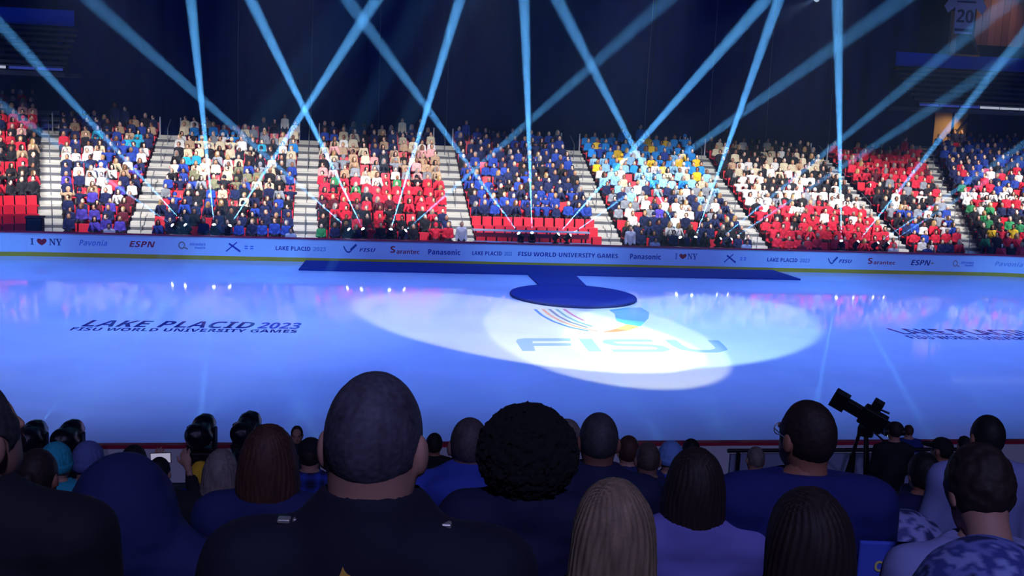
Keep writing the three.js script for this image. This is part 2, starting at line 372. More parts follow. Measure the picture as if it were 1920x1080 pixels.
stair(LEFT.x, LEFT.aisle, LEFT.rows, 'pale stair aisle at the left corner of the far stand');
stair(RIGHT.x, RIGHT.aisle, RIGHT.rows, 'pale stair aisle at the right corner of the far stand');

// ------------------------------------------------------------------ surfaces from distance fields (people, heads, hair, coats)
function nets(f, lo, hi, cell, paint) {
  const n = [0, 1, 2].map((k) => Math.max(3, Math.ceil((hi[k] - lo[k]) / cell) + 1)), [nx, ny, nz] = n;
  const val = new Float32Array(nx * ny * nz), at = (i, j, k) => (k * ny + j) * nx + i;
  for (let k = 0; k < nz; k++) for (let j = 0; j < ny; j++) for (let i = 0; i < nx; i++) val[at(i, j, k)] = f(lo[0] + i * cell, lo[1] + j * cell, lo[2] + k * cell);
  const id = new Int32Array(nx * ny * nz).fill(-1), pos = [], idx = [];
  const C = [[0, 0, 0], [1, 0, 0], [0, 1, 0], [1, 1, 0], [0, 0, 1], [1, 0, 1], [0, 1, 1], [1, 1, 1]], E = [[0, 1], [2, 3], [4, 5], [6, 7], [0, 2], [1, 3], [4, 6], [5, 7], [0, 4], [1, 5], [2, 6], [3, 7]];
  const v = new Float32Array(8);
  for (let k = 0; k < nz - 1; k++) for (let j = 0; j < ny - 1; j++) for (let i = 0; i < nx - 1; i++) {
    let neg = 0;
    for (let c = 0; c < 8; c++) { v[c] = val[at(i + C[c][0], j + C[c][1], k + C[c][2])]; if (v[c] < 0) neg++; }
    if (!neg || neg === 8) continue;
    let x = 0, y = 0, z = 0, m = 0;
    for (const [a, b] of E) if (v[a] < 0 !== v[b] < 0) { const t = v[a] / (v[a] - v[b]); x += C[a][0] + t * (C[b][0] - C[a][0]); y += C[a][1] + t * (C[b][1] - C[a][1]); z += C[a][2] + t * (C[b][2] - C[a][2]); m++; }
    id[at(i, j, k)] = pos.length / 3;
    pos.push(lo[0] + (i + x / m) * cell, lo[1] + (j + y / m) * cell, lo[2] + (k + z / m) * cell);
  }
  const quad = (a, b, c, d, flip) => { if (a < 0 || b < 0 || c < 0 || d < 0) return; flip ? idx.push(a, c, b, a, d, c) : idx.push(a, b, c, a, c, d); };
  for (let k = 1; k < nz - 1; k++) for (let j = 1; j < ny - 1; j++) for (let i = 1; i < nx - 1; i++) {
    const a = val[at(i, j, k)] < 0;
    if (a !== val[at(i + 1, j, k)] < 0) quad(id[at(i, j - 1, k - 1)], id[at(i, j, k - 1)], id[at(i, j, k)], id[at(i, j - 1, k)], !a);
    if (a !== val[at(i, j + 1, k)] < 0) quad(id[at(i - 1, j, k - 1)], id[at(i, j, k - 1)], id[at(i, j, k)], id[at(i - 1, j, k)], a);
    if (a !== val[at(i, j, k + 1)] < 0) quad(id[at(i - 1, j - 1, k)], id[at(i, j - 1, k)], id[at(i, j, k)], id[at(i - 1, j, k)], !a);
  }
  const g = new THREE.BufferGeometry();
  g.setAttribute('position', new THREE.Float32BufferAttribute(pos, 3));
  g.setIndex(idx);
  const nor = new Float32Array(pos.length), h = cell * 0.5;
  for (let i = 0; i < pos.length; i += 3) {
    const [x, y, z] = [pos[i], pos[i + 1], pos[i + 2]];
    const a = f(x + h, y, z) - f(x - h, y, z), b = f(x, y + h, z) - f(x, y - h, z), c = f(x, y, z + h) - f(x, y, z - h), l = Math.hypot(a, b, c) || 1;
    nor[i] = a / l; nor[i + 1] = b / l; nor[i + 2] = c / l;
  }
  g.setAttribute('normal', new THREE.BufferAttribute(nor, 3));
  if (paint) {
    const col = new Float32Array(pos.length);
    for (let i = 0; i < pos.length; i += 3) { const c = paint(pos[i], pos[i + 1], pos[i + 2]); col[i] = c.r; col[i + 1] = c.g; col[i + 2] = c.b; }
    g.setAttribute('color', new THREE.BufferAttribute(col, 3));
  }
  return g;
}
const smin = (a, b, k) => { const h = Math.max(k - Math.abs(a - b), 0) / k; return Math.min(a, b) - h * h * k * 0.25; };
function cap(x, y, z, a, b, ra, rb) {
  const dx = b[0] - a[0], dy = b[1] - a[1], dz = b[2] - a[2], px = x - a[0], py = y - a[1], pz = z - a[2];
  const t = Math.min(1, Math.max(0, (px * dx + py * dy + pz * dz) / (dx * dx + dy * dy + dz * dz || 1)));
  return Math.hypot(px - dx * t, py - dy * t, pz - dz * t) - (ra + (rb - ra) * t);
}
function ell(x, y, z, c, r) {
  const px = x - c[0], py = y - c[1], pz = z - c[2];
  const k0 = Math.hypot(px / r[0], py / r[1], pz / r[2]), k1 = Math.hypot(px / (r[0] * r[0]), py / (r[1] * r[1]), pz / (r[2] * r[2]));
  return k1 < 1e-9 ? -Math.min(...r) : (k0 * (k0 - 1)) / k1;
}
// a head about its own centre, looking along -z; breadth .156, height .225
function headField(x, y, z, neckR = 0.056) {
  let d = ell(x, y, z, [0, 0.012, 0.008], [0.076, 0.101, 0.097]);
  d = smin(d, ell(x, y, z, [0, -0.058, -0.034], [0.056, 0.062, 0.066]), 0.04);
  d = smin(d, cap(x, y, z, [0, 0.0, -0.094], [0, -0.034, -0.112], 0.008, 0.014), 0.015);
  d = smin(d, cap(x, y, z, [-0.016, -0.066, -0.094], [0.016, -0.066, -0.094], 0.008, 0.008), 0.01);
  const ax = Math.abs(x);
  d = smin(d, cap(ax, y, z, [0.016, 0.022, -0.09], [0.048, 0.022, -0.076], 0.009, 0.008), 0.015);
  d = Math.max(d, -(Math.hypot(ax - 0.031, y - 0.003, z + 0.098) - 0.014));
  d = Math.min(d, Math.hypot(ax - 0.031, y - 0.003, z + 0.083) - 0.012);
  d = smin(d, ell(ax, y, z, [0.08, -0.012, 0.014], [0.011, 0.031, 0.02]), 0.012);
  return smin(d, cap(x, y, z, [0, -0.07, 0.026], [0, -0.22, 0.05], neckR, neckR * 1.12), 0.03);
}
const ripple = (x, y, z, s) => noise.noise(x * s + 31, y * s + 11, z * s + 5);
const HAIR = {
  short: (x, y, z) => Math.max(ell(x, y, z, [0, 0.016, 0.012], [0.082, 0.109, 0.104]) - 0.002 * ripple(x, y, z, 60), -(z + 0.045 + Math.max(0, 0.06 - y) * 0.9), -(y + 0.075 + Math.max(0, -z) * 0.9), -(Math.hypot((Math.abs(x) - 0.085) * 1.2, y + 0.018, z - 0.008) - 0.034)),
  crop: (x, y, z) => Math.max(ell(x, y, z, [0, 0.015, 0.01], [0.0785, 0.105, 0.1]) - 0.0008 * ripple(x, y, z, 120), -(z + 0.05 + Math.max(0, 0.06 - y) * 0.9), -(y + 0.092 + 0.014 * ripple(x, y, z, 45) + Math.max(0, -z) * 0.9), -(Math.hypot((Math.abs(x) - 0.082) * 1.2, y + 0.018, z - 0.008) - 0.034)),
  thick: (x, y, z) => Math.max(ell(x, y, z, [0, 0.024, 0.014], [0.09, 0.116, 0.112]) - 0.006 * ripple(x, y, z, 38), -(z + 0.05 + Math.max(0, 0.055 - y) * 0.9), -(y + 0.085 + Math.max(0, -z) * 0.9)),
  bob: (x, y, z) => {
    const strand = 0.0014 * Math.sin(Math.atan2(x, z) * 44 + 6 * ripple(x, y, z, 9)) + 0.0035 * ripple(x, y * 0.35, z, 24);
    let d = smin(ell(x, y, z, [0, 0.02, 0.016], [0.095, 0.116, 0.112]), ell(x, y, z, [0, -0.09, 0.03], [0.115, 0.13, 0.1]), 0.06);
    return Math.max(d - strand, -(z + 0.05 + Math.max(0, 0.06 - y) * 0.6), -(y + 0.2));
  },
  long: (x, y, z) => {
    const strand = 0.0014 * Math.sin(Math.atan2(x, z) * 44 + 6 * ripple(x, y, z, 7)) + 0.0035 * ripple(x, y * 0.3, z, 20);
    let d = smin(ell(x, y, z, [0, 0.018, 0.014], [0.092, 0.115, 0.11]), ell(x, y, z, [0, -0.15, 0.055], [0.112, 0.2, 0.085]), 0.07);
    d = smin(d, ell(x, y, z, [0, -0.3, 0.085], [0.115, 0.14, 0.06]), 0.06);
    return Math.max(d - strand, -(z + 0.045 + Math.max(0, 0.06 - y) * 0.6));
  },
  afro: (x, y, z) => Math.max(ell(x, y, z, [0, 0.0, 0.03], [0.158, 0.155, 0.14]) - 0.01 * ripple(x, y, z, 34) - 0.009 * ripple(x, y, z, 85), -(z + 0.06 + Math.max(0, 0.05 - y) * 0.5)),
  ponytail: (x, y, z) => Math.min(HAIR.short(x, y, z), smin(cap(x, y, z, [0, 0.03, 0.11], [0, -0.1, 0.16], 0.028, 0.034), cap(x, y, z, [0, -0.1, 0.16], [0, -0.22, 0.13], 0.034, 0.012), 0.03) - 0.004 * ripple(x, y, z, 40)),
  none: null,
};
const HAT = {
  knit: (x, y, z) => Math.min(Math.max(ell(x, y, z, [0, 0.03, 0.008], [0.095, 0.116, 0.112]) - 0.002 * Math.sin(Math.atan2(x, z) * 40), -(y - 0.0 + (z > 0 ? 0.03 : -0.01))), Math.max(ell(x, y, z, [0, 0.02, 0.006], [0.101, 0.1, 0.117]), -(y + 0.03), y - 0.02)),
  cap: (x, y, z) => Math.min(Math.max(ell(x, y, z, [0, 0.035, 0.006], [0.087, 0.09, 0.107]), -(y - 0.015)), Math.max(ell(x, y, z, [0, 0.02, -0.13], [0.075, 0.012, 0.09]), z + 0.07)),
  helmet: (x, y, z) => Math.max(ell(x, y, z, [0, 0.025, 0.008], [0.1, 0.112, 0.118]), -(y + 0.01)),
};
// one hand, palm down in the xz plane, wrist at the origin, fingers along -z
const handGeo = (() => {
  const fingers = [[-0.03, 0.066, 0.05, 0.024], [-0.01, 0.072, 0.058, 0.03], [0.011, 0.07, 0.054, 0.03], [0.03, 0.062, 0.04, 0.028]];
  const f = (x, y, z) => {
    let d = ell(x, y, z, [0, 0, -0.045], [0.042, 0.016, 0.05]);
    d = smin(d, cap(x, y, z, [0, 0, 0.03], [0, 0, -0.02], 0.026, 0.026), 0.02);
    for (const [fx, z0, l1, l2] of fingers) {
      const k = [fx * 1.1, -0.012, -z0 - l1 * 0.6], tip = [fx * 1.12, -0.04, -z0 - l1 * 0.6 - l2 * 0.8];
      d = smin(d, Math.min(cap(x, y, z, [fx * 0.9, 0, -z0], k, 0.0095, 0.009), cap(x, y, z, k, tip, 0.009, 0.0075)), 0.006);
    }
    d = smin(d, Math.min(cap(x, y, z, [0.03, -0.004, -0.025], [0.06, -0.014, -0.06], 0.013, 0.011), cap(x, y, z, [0.06, -0.014, -0.06], [0.062, -0.026, -0.09], 0.011, 0.008)), 0.01);
    return d;
  };
  return nets(f, [-0.06, -0.07, -0.17], [0.085, 0.035, 0.07], 0.0055);
})();
const paintAll = (g, c) => { const n = g.attributes.position.count, a = new Float32Array(n * 3); for (let i = 0; i < n; i++) { a[3 * i] = c.r; a[3 * i + 1] = c.g; a[3 * i + 2] = c.b; } g.setAttribute('color', new THREE.BufferAttribute(a, 3)); return g; };
const col = (c) => new THREE.Color(c);
const bodyMat = new THREE.MeshStandardMaterial({ vertexColors: true, roughness: 0.62 });

// geometry of a figure looking along -z, its origin on the floor under the hips
function figure(o) {
  const { T = 1.3, hs = 1, build = 1, lean = 0, side = 0, turn = 0, nod = 0, neck = 0.056, stand = false, arms = 'lap', cells = [0.012, 0.03, 0.007], hair = 'short', hat = null, hood = 0, collar = 0, puff = 0.018, skin = '#c79a80', trousers = '#15161c' } = o;
  const [cJ, cB, cH] = cells;
  const hip = stand ? T - 0.83 : 0.5, shY = T - 0.325 * hs, sw = 0.185 * build;
  const hc = [side, T - 0.113 * hs, -0.03 - lean], nb = [side * 0.8, shY + 0.055, 0.0 - lean * 0.75], ch = [side * 0.5, shY - 0.12, 0.0 - lean * 0.55], pel = [0, hip, 0.02];
  const sh = (s) => [ch[0] + s * sw, shY, 0.01 - lean * 0.72];
  let el, wr;
  if (arms === 'phone') { el = (s) => [sh(s)[0] + s * 0.06, shY - 0.16, -0.24 - lean]; wr = (s) => [side + s * 0.13, T - 0.17, -0.33 - lean]; }
  else if (arms === 'clap') { el = (s) => [sh(s)[0] + s * 0.08, shY - 0.27, -0.12 - lean]; wr = (s) => [side + s * 0.07 + 0.05, shY - 0.02, -0.3 - lean]; }
  else if (arms === 'up') { el = (s) => [sh(s)[0] + s * 0.14, shY + 0.02, -0.1 - lean]; wr = (s) => [sh(s)[0] + s * 0.12, shY + 0.27, -0.14 - lean]; }
  else if (arms === 'side') { el = (s) => [sh(s)[0] + s * 0.05, shY - 0.28, 0.03]; wr = (s) => [sh(s)[0] + s * 0.05, shY - 0.53, -0.06]; }
  else { el = (s) => [sh(s)[0] + s * 0.06, shY - 0.28, -0.02 - lean * 0.4]; wr = (s) => [s * 0.09, Math.max(hip + 0.13, shY - 0.42), -0.25 - lean * 0.4]; }
  const knee = (s) => (stand ? [s * 0.1, hip * 0.53, -0.02] : [s * 0.12, hip + 0.02, -0.42]), ank = (s) => (stand ? [s * 0.1, 0.08, 0.03] : [s * 0.12, 0.08, -0.4]);
  const S = [-1, 1].map((s) => ({ s, sh: sh(s), el: el(s), wr: wr(s), hp: [s * 0.09, hip, 0.0], kn: knee(s), an: ank(s), toe: [s * 0.13, 0.045, ank(s)[2] - 0.16] }));
  const torso = (x, y, z, e, kk) => {
    const wx = 1.32 * build;
    let d = cap((x - ch[0]) / wx + ch[0], y, z, [ch[0], ch[1], ch[2]], pel, 0.125 + e * 0.6, 0.118 + e * 0.8);
    for (const a of S) { d = smin(d, cap(x, y, z, nb, a.sh, 0.055 + e, 0.066 + e), kk); d = smin(d, cap(x, y, z, a.sh, a.el, 0.056 + e, 0.044 + e), 0.045); d = smin(d, cap(x, y, z, a.el, a.wr, 0.043 + e, 0.029 + e), 0.02); }
    return d;
  };
  const legs = (x, y, z) => { let d = 9; for (const a of S) { d = Math.min(d, smin(cap(x, y, z, a.hp, a.kn, 0.088, 0.062), cap(x, y, z, a.kn, a.an, 0.058, 0.042), 0.03)); d = smin(d, cap(x, y, z, a.an, a.toe, 0.045, 0.038), 0.03); } return d; };
  const q = new THREE.Quaternion().setFromEuler(new THREE.Euler(nod, turn, 0, 'YXZ')), mHead = new THREE.Matrix4().compose(V(...hc), q, V(hs, hs, hs));
  const skinC = col(skin), trC = col(trousers), shoe = col('#101014'), lip = col(skin).multiply(col('#d08880')), eyeC = col('#1b1512');
  const ext = 0.36 * build + 0.1;
  const zf = Math.min(-0.62, ...S.map((a) => a.wr[2] - 0.05));
  const bodyG = nets((x, y, z) => smin(smin(torso(x, y, z, 0, 0.09), legs(x, y, z), 0.06), cap(x, y, z, nb, [hc[0], hc[1] - 0.08 * hs, hc[2] + 0.03], neck * hs, neck * hs * 0.9), 0.04),
    [-ext, -0.02, zf], [ext, Math.max(shY + 0.16, ...S.map((a) => a.wr[1] + 0.08)), 0.25], cB, (x, y) => (y < 0.07 ? shoe : y < hip + 0.14 && arms !== 'x' ? trC : skinC));
  const headG = nets((x, y, z) => headField(x, y, z, neck), [-0.11, -0.24, -0.145], [0.11, 0.13, 0.14], cH, (x, y, z) => (z < -0.075 && Math.hypot(Math.abs(x) - 0.031, y - 0.003) < 0.009 ? eyeC : z < -0.08 && Math.abs(y + 0.066) < 0.009 && Math.abs(x) < 0.024 ? lip : skinC)).applyMatrix4(mHead);
  const parts = [bodyG, headG];
  if (o.hands !== false) for (const a of S) {
    const d = V(...a.wr).sub(V(...a.el)).normalize(), h = handGeo.clone();
    const m = new THREE.Matrix4().lookAt(V(0, 0, 0), d, Math.abs(d.y) > 0.8 ? V(0, 0, 1) : V(0, 1, 0));
    if (a.s > 0) h.applyMatrix4(new THREE.Matrix4().makeScale(-1, 1, 1)), h.setIndex([...h.index.array].reverse()), h.computeVertexNormals();
    h.applyMatrix4(m).translate(a.wr[0] + d.x * 0.02, a.wr[1] + d.y * 0.02, a.wr[2] + d.z * 0.02);
    parts.push(paintAll(h, skinC));
  }
  const body = mergeGeometries(parts.map((g) => (g.index ? g.toNonIndexed() : g)));
  const wrinkle = o.wrinkle || 0;
  const coat = nets((x, y, z) => {
    let d = torso(x, y, z, puff, 0.09);
    d = smin(d, cap(x, y, z, nb, [nb[0] + (hc[0] - nb[0]) * 0.4, nb[1] + 0.02 + collar, nb[2] - 0.01], (neck + 0.022) * hs, (neck + 0.016) * hs), 0.05);
    if (hood === 1) d = smin(d, ell(x, y, z, [nb[0], nb[1] + 0.0, nb[2] + 0.1], [0.15, 0.075, 0.07]), 0.05);
    if (hood === 2) d = smin(d, ell(x, y, z, [hc[0], hc[1] - 0.03, hc[2] + 0.02], [0.15 * (o.hoodSize || 1), 0.17 * (o.hoodSize || 1), 0.16]), 0.2);
    if (wrinkle) d -= wrinkle * (ripple(x, y * 2.2, z, 7) + 0.5 * ripple(x, y, z, 17));
    let cut = hip - 0.05 - y;
    for (const a of S) cut = Math.max(cut, 0.035 - Math.hypot(x - a.wr[0], y - a.wr[1], z - a.wr[2]));
    if (hood !== 2) cut = Math.max(cut, y - (nb[1] + 0.055 + collar + Math.max(0, z - nb[2]) * 0.15 + (hood ? 0.1 : 0)));
    return Math.max(d, cut);
  }, [-ext - 0.04, hip - 0.1, zf], [ext + 0.04, Math.max(hood === 2 ? T + 0.1 : nb[1] + 0.2, ...S.map((a) => a.wr[1] + 0.08)), 0.32], cJ);
  const top = (fn, c) => nets(fn, [-0.2, fn === HAIR.long ? -0.46 : -0.27, -0.24], [0.2, 0.2, 0.24], c).applyMatrix4(mHead);
  return { body, coat, hair: HAIR[hair] ? top(HAIR[hair], cH) : null, hat: hat ? top(HAT[hat], cH) : null, mHead, S, nb, hc, shY, hip };
}

// ------------------------------------------------------------------ the far crowd
const CELLS = [0.036, 0.05, 0.024];
const farKinds = [
  figure({ T: 1.27, build: 0.78, hs: 1.08, cells: CELLS, hands: false }), figure({ build: 0.78, hs: 1.08, T: 1.24, arms: 'clap', turn: 0.3, cells: CELLS, hands: false, hair: 'bob', puff: 0.02 }),
  figure({ build: 0.78, hs: 1.08, T: 1.3, lean: 0.06, turn: -0.35, cells: CELLS, hands: false, hair: 'thick', puff: 0.02 }), figure({ build: 0.78, hs: 1.08, T: 1.28, arms: 'up', cells: CELLS, hands: false, hat: 'knit' }),
  figure({ build: 0.78, hs: 1.08, T: 1.72, stand: true, arms: 'side', cells: CELLS, hands: false }),
];
const farSkin = ['#f0c4a6', '#e8b496', '#d09a78', '#9a6a50', '#f6d4ba'].map(col), farHair = ['#1a1310', '#3a2618', '#6b4a2a', '#b08d54', '#0d0b0a', '#8c8a88'].map(col);
const PAL = { navy: '#131f4e', royal: '#2040a0', black: '#121218', white: '#eceae6', cream: '#dccfae', red: '#d8203a', maroon: '#5c1426', azure: '#1f8be0', pale_blue: '#93c8ee', yellow: '#f4c81e', grey: '#8b9098', tan: '#bb9c7c', pink: '#e3a6a4', teal: '#22a8cc', green: '#2c8a50', purple: '#4c3cac', khaki: '#80805e' };
const mix = (s) => s.split(' ').flatMap((w) => { const [n, k] = w.split(':'); return Array(+(k || 1)).fill(n); });
// colours from the lowest rows to the highest, for each block from left to right
const BLOCKS = [
  [mix('black:6 red:3 navy'), mix('black:5 red:3 grey tan'), mix('black:5 red:4 navy pink')],
  [mix('navy:3 maroon:3 purple:2 black'), mix('royal:3 purple:2 white:3 navy:2 tan'), mix('white:5 royal:3 cream:2 navy:2'), mix('navy:6 royal:2 red teal tan black:2')],
  [mix('navy:7 black:2 royal'), mix('navy:4 black:3 cream:2 royal grey'), mix('cream:4 black:3 khaki:3 grey:2 royal'), mix('cream:4 white black:4 tan:2 teal'), mix('white:2 cream:2 azure grey:2 black:2')],
  [mix('black:5 red:2 green navy'), mix('red:8 maroon:2 black'), mix('red:6 maroon grey white green black'), mix('tan:4 pink:3 grey:2 white black:3'), mix('tan:3 pink:2 cream:3 navy:2 black:2'), mix('navy:4 cream:3 white royal black:2')],
  [mix('navy:3 royal:4'), mix('navy:4 royal:4 black'), mix('navy:4 royal:3 black')],
  [mix('navy:6 black:2 white'), mix('white:3 navy:3 grey:2 purple'), mix('navy:3 grey:2 white:2 pale_blue'), mix('pale_blue:3 white:3 cream:2 yellow azure'), mix('pale_blue:4 azure:3 yellow:2 white:2'), mix('azure:6 yellow royal:2')],
  [mix('red:9 maroon'), mix('red:5 white:2 black:2'), mix('white:6 black:4 grey'), mix('white:4 black:4 cream'), mix('cream:4 black:4 white:2 tan'), mix('cream:5 black:5 white')],
  [mix('navy:3 royal:2 red:2 white'), mix('royal:3 white:2 black:3 grey'), mix('black:6 tan grey white'), mix('black:5 red:2 grey'), mix('red:8 maroon'), mix('red:9 black')],
  [mix('red:3 black:3 green yellow'), mix('black:4 green:2 navy:2'), mix('white:5 red:2 green'), mix('red:3 white:2 navy:3 royal'), mix('navy:5 royal:4 black'), mix('navy:4 royal:5')],
];
const BLOCK_NAMES = ['left corner block', 'block by left corner stair', 'second straight block', 'block left of centre', 'centre block', 'block right of centre', 'block with red front', 'block by right corner stair', 'right corner block'];
const HAIR_NAMES = ['black', 'dark brown', 'brown', 'blond', 'jet black', 'grey'], ROW_NAMES = ['front', 'second', 'third', 'fourth', 'fifth', 'sixth', 'seventh'];
const rand = rng(20230112);
const placed = [], seatsEmpty = [], seatsTaken = [];
function seatAt(x, y, z, ry, list) { list.push([x, y, z, ry]); }
function fill(b, row, rows, local, turnDeg) {           // local: [x, y, z] of the seat place in the world
  const n = BLOCKS[b].length, pal = BLOCKS[b][Math.max(0, Math.min(n - 1, Math.floor((row / (rows - 1)) * n + (rand() - 0.5) * 0.35)))];
  const ry = Math.PI + turnDeg * rad + (rand() - 0.5) * 0.3;
  const c = pal[Math.floor(rand() * pal.length)], k = rand();
  const topRow = row === rows - 1 && b > 0 && b < 8;
  const kind = topRow && rand() < 0.09 ? 4 : k < 0.36 ? 0 : k < 0.62 ? 1 : k < 0.93 ? 2 : 3;
  placed.push({ b, row, x: local[0] + (rand() - 0.5) * 0.14, y: local[1], z: local[2] + (rand() - 0.5) * 0.1, ry, c, kind, s: 0.9 + rand() * 0.16, skin: Math.floor(rand() * 5), hair: Math.floor(rand() * 6), shade: 0.8 + rand() * 0.35 });
}
const SEAT = 0.49;
const edges = [null, ...AISLES];
for (let b = 1; b <= 7; b++) for (let row = 0; row < ROWS; row++) {
  const depth = PITCH * row;
  const xa = b === 1 ? LEFT.x - depth * tanL + 0.75 : AISLES[b - 2] + 0.8, xb = b === 7 ? RIGHT.x + depth * tanR - 0.75 : AISLES[b - 1] - 0.8;
  const n = Math.floor((xb - xa) / SEAT);
  for (let i = 0; i <= n; i++) {
    const x = xa + ((xb - xa) * i) / n, y = rowFloor(row), z = rowZ(row);
    if (b === 4 && row < 3) { seatAt(x, y, z, 0, seatsEmpty); continue; }
    if (b === 2 && row === ROWS - 1 && x > -15.6 && x < -13.4) { seatAt(x, y, z, 0, seatsEmpty); continue; }
    if (rand() < 0.03) { seatAt(x, y, z, 0, row < 5 ? seatsEmpty : seatsTaken); continue; }
    fill(b, row, ROWS, [x, y, z], 0);
    seatAt(x, y, z, 0, seatsTaken);
  }
}
for (const [b, C, tan, sx] of [[0, LEFT, tanL, -1], [8, RIGHT, tanR, 1]]) for (let row = 0; row < C.rows; row++) {
  const n = 17, c = Math.cos(C.turn * rad), s = Math.sin(C.turn * rad);
  for (let i = 0; i < n; i++) {
    const lx = sx * (0.8 + i * SEAT) - sx * PITCH * row * tan, lz = -PITCH * row;
    const x = C.x + lx * c + lz * s, z = ROW0 - lx * s + lz * c, y = rowFloor(row);
    if (b === 0 && row < 4) { seatAt(x, y, z, C.turn * rad, seatsEmpty); continue; }
    if (rand() < 0.03) { seatAt(x, y, z, C.turn * rad, seatsTaken); continue; }
    fill(b, row, C.rows, [x, y, z], C.turn);
    seatAt(x, y, z, C.turn * rad, seatsTaken);
  }
}
const inView = (p) => { const v = V(p.x, p.y + 1, p.z); camera.updateMatrixWorld(); camera.updateProjectionMatrix(); v.project(camera); return Math.abs(v.x) < 1.02 && Math.abs(v.y) < 1.05; };
const seen = placed.filter(inView);
seen.sort((a, b) => a.row - b.row || a.x - b.x);
const single = seen.slice(0, 296), mass = seen.slice(296);
const jacketMat = {};
const jmat = (c, shade) => { const k = c + (shade < 0.97 ? 0 : 1); return (jacketMat[k] ||= std(col(PAL[c]).multiplyScalar(k.endsWith('0') ? 0.85 : 1.1), 0.85)); };
const farBodyGeo = farKinds.map((f) => farSkin.map((s) => { const g = f.body.clone(), a = g.attributes.color, base = col('#c79a80'); for (let i = 0; i < a.count; i++) if (Math.abs(a.getX(i) - base.r) < 0.02) a.setXYZ(i, s.r, s.g, s.b); return g; }));
const hairMats = farHair.map((c) => std(c, 0.7));
const labelOf = (p) => `person in ${p.c.replace('_', ' ')} jacket, ${farKinds[p.kind].hat ? 'matching knit hat' : HAIR_NAMES[p.hair] + ' hair'}, ${ROW_NAMES[p.row]} row, ${BLOCK_NAMES[p.b]}`;
const PLACE = ['leftmost', 'second', 'third', 'fourth', 'fifth', 'sixth', 'seventh'], alike = {}, used = {};
for (const p of single) { const l = labelOf(p); alike[l] = (alike[l] || 0) + 1; }
for (const p of single) {
  const cn = p.c.replace('_', ' ');
  const m = part(numbered('person'), farBodyGeo[p.kind][p.skin], bodyMat, scene);
  const l = labelOf(p), nth = (used[l] = (used[l] || 0) + 1);
  tag(m, alike[l] > 1 ? `${l}, ${PLACE[nth - 1]}` : l, 'person', `spectators in the ${BLOCK_NAMES[p.b]}`);
  m.position.set(p.x, p.y, p.z); m.rotation.y = p.ry; m.scale.setScalar(p.s);
  part('jacket', farKinds[p.kind].coat, jmat(p.c, p.shade), m);
  if (farKinds[p.kind].hair) part('hair', farKinds[p.kind].hair, hairMats[p.hair], m);
  if (farKinds[p.kind].hat) part('knit_hat', farKinds[p.kind].hat, jmat(p.c, p.shade), m);
}
{
  const crowd = new THREE.Group();
  crowd.name = 'seated_crowd';
  tag(crowd, 'dense crowd filling the upper rows of the far stand', 'crowd', null, 'stuff');
  scene.add(crowd);
  const white = new THREE.MeshStandardMaterial({ color: '#ffffff', roughness: 0.8 });
  const dummy = new THREE.Object3D();
  farKinds.forEach((k, ki) => {
    const list = mass.filter((p) => p.kind === ki);
    const build = (name, geo, mat, sel, tint) => {
      if (!geo || !sel.length) return;
      const im = new THREE.InstancedMesh(geo, mat, sel.length);
      im.name = name; im.castShadow = im.receiveShadow = true; im.userData.kind = 'stuff';
      sel.forEach((p, i) => {
        dummy.position.set(p.x, p.y, p.z); dummy.rotation.y = p.ry; dummy.scale.setScalar(p.s); dummy.updateMatrix();
        im.setMatrixAt(i, dummy.matrix);
        if (tint) im.setColorAt(i, tint(p));
      });
      crowd.add(im);
    };
    farSkin.forEach((s, si) => build('figures', farBodyGeo[ki][si], bodyMat, list.filter((p) => p.skin === si)));
    build('jackets', k.coat, white, list, (p) => col(PAL[p.c]).multiplyScalar(p.shade));
    build('hair', k.hair, white, list, (p) => farHair[p.hair]);
    build('hats', k.hat, white, list, (p) => col(PAL[p.c]).multiplyScalar(p.shade));
  });
}
// red shell seats
const seatGeo = mergeGeometries([rbox(0.44, 0.04, 0.4, 0.018, 0, 0.43, -0.02), new RoundedBoxGeometry(0.44, 0.42, 0.04, 2, 0.018).rotateX(-0.18).translate(0, 0.64, -0.24), rbox(0.44, 0.06, 0.03, 0.012, 0, 0.41, 0.17)]);
const seatLegGeo = mergeGeometries([box(0.05, 0.4, 0.05, 0, 0.21, -0.1), box(0.2, 0.02, 0.2, 0, 0.012, -0.1)]);
const ORDINALS = ['first', 'second', 'third', 'fourth', 'fifth', 'sixth', 'seventh', 'eighth', 'ninth', 'tenth', 'eleventh', 'twelfth', 'thirteenth', 'fourteenth', 'fifteenth', 'sixteenth', 'seventeenth', 'eighteenth'];
const seatCount = {};
for (const [x, y, z, ry] of seatsEmpty.filter((s) => inView({ x: s[0], y: s[1], z: s[2] })).sort((p, q) => p[0] - q[0])) {
  const b = x < -20 && z > -21 ? 'in the far left corner block' : Math.abs(x) < 4 && z > -20 ? 'behind the press desks' : x > -15.7 && x < -13.3 && z < -27 ? 'in the top row left of centre' : 'free between spectators';
  const row = `${ORDINALS[Math.round((y - FLOOR0) / RISE)]} row`, key = b + row, n = (seatCount[key] = (seatCount[key] || 0) + 1);
  const t = thing('stadium_seat', `empty red seat ${b}, ${row}, ${ORDINALS[n - 1]} from the left`, 'seat', `empty red seats ${b}`);
  t.position.set(x, y, z); t.rotation.y = ry;
  part('shell', seatGeo, M.redSeat, t); part('bracket', seatLegGeo, M.blackMetal, t);
}
{
  const list = seatsTaken.filter((s) => inView({ x: s[0], y: s[1], z: s[2] }));
  const im = new THREE.InstancedMesh(seatGeo, M.redSeat, list.length), d = new THREE.Object3D();
  list.forEach(([x, y, z, ry], i) => { d.position.set(x, y, z - 0.02); d.rotation.y = ry; d.updateMatrix(); im.setMatrixAt(i, d.matrix); });
  im.name = 'occupied_seats';
  tag(im, 'red seats mostly hidden under the far crowd', 'seats', null, 'stuff');
  scene.add(im);
}

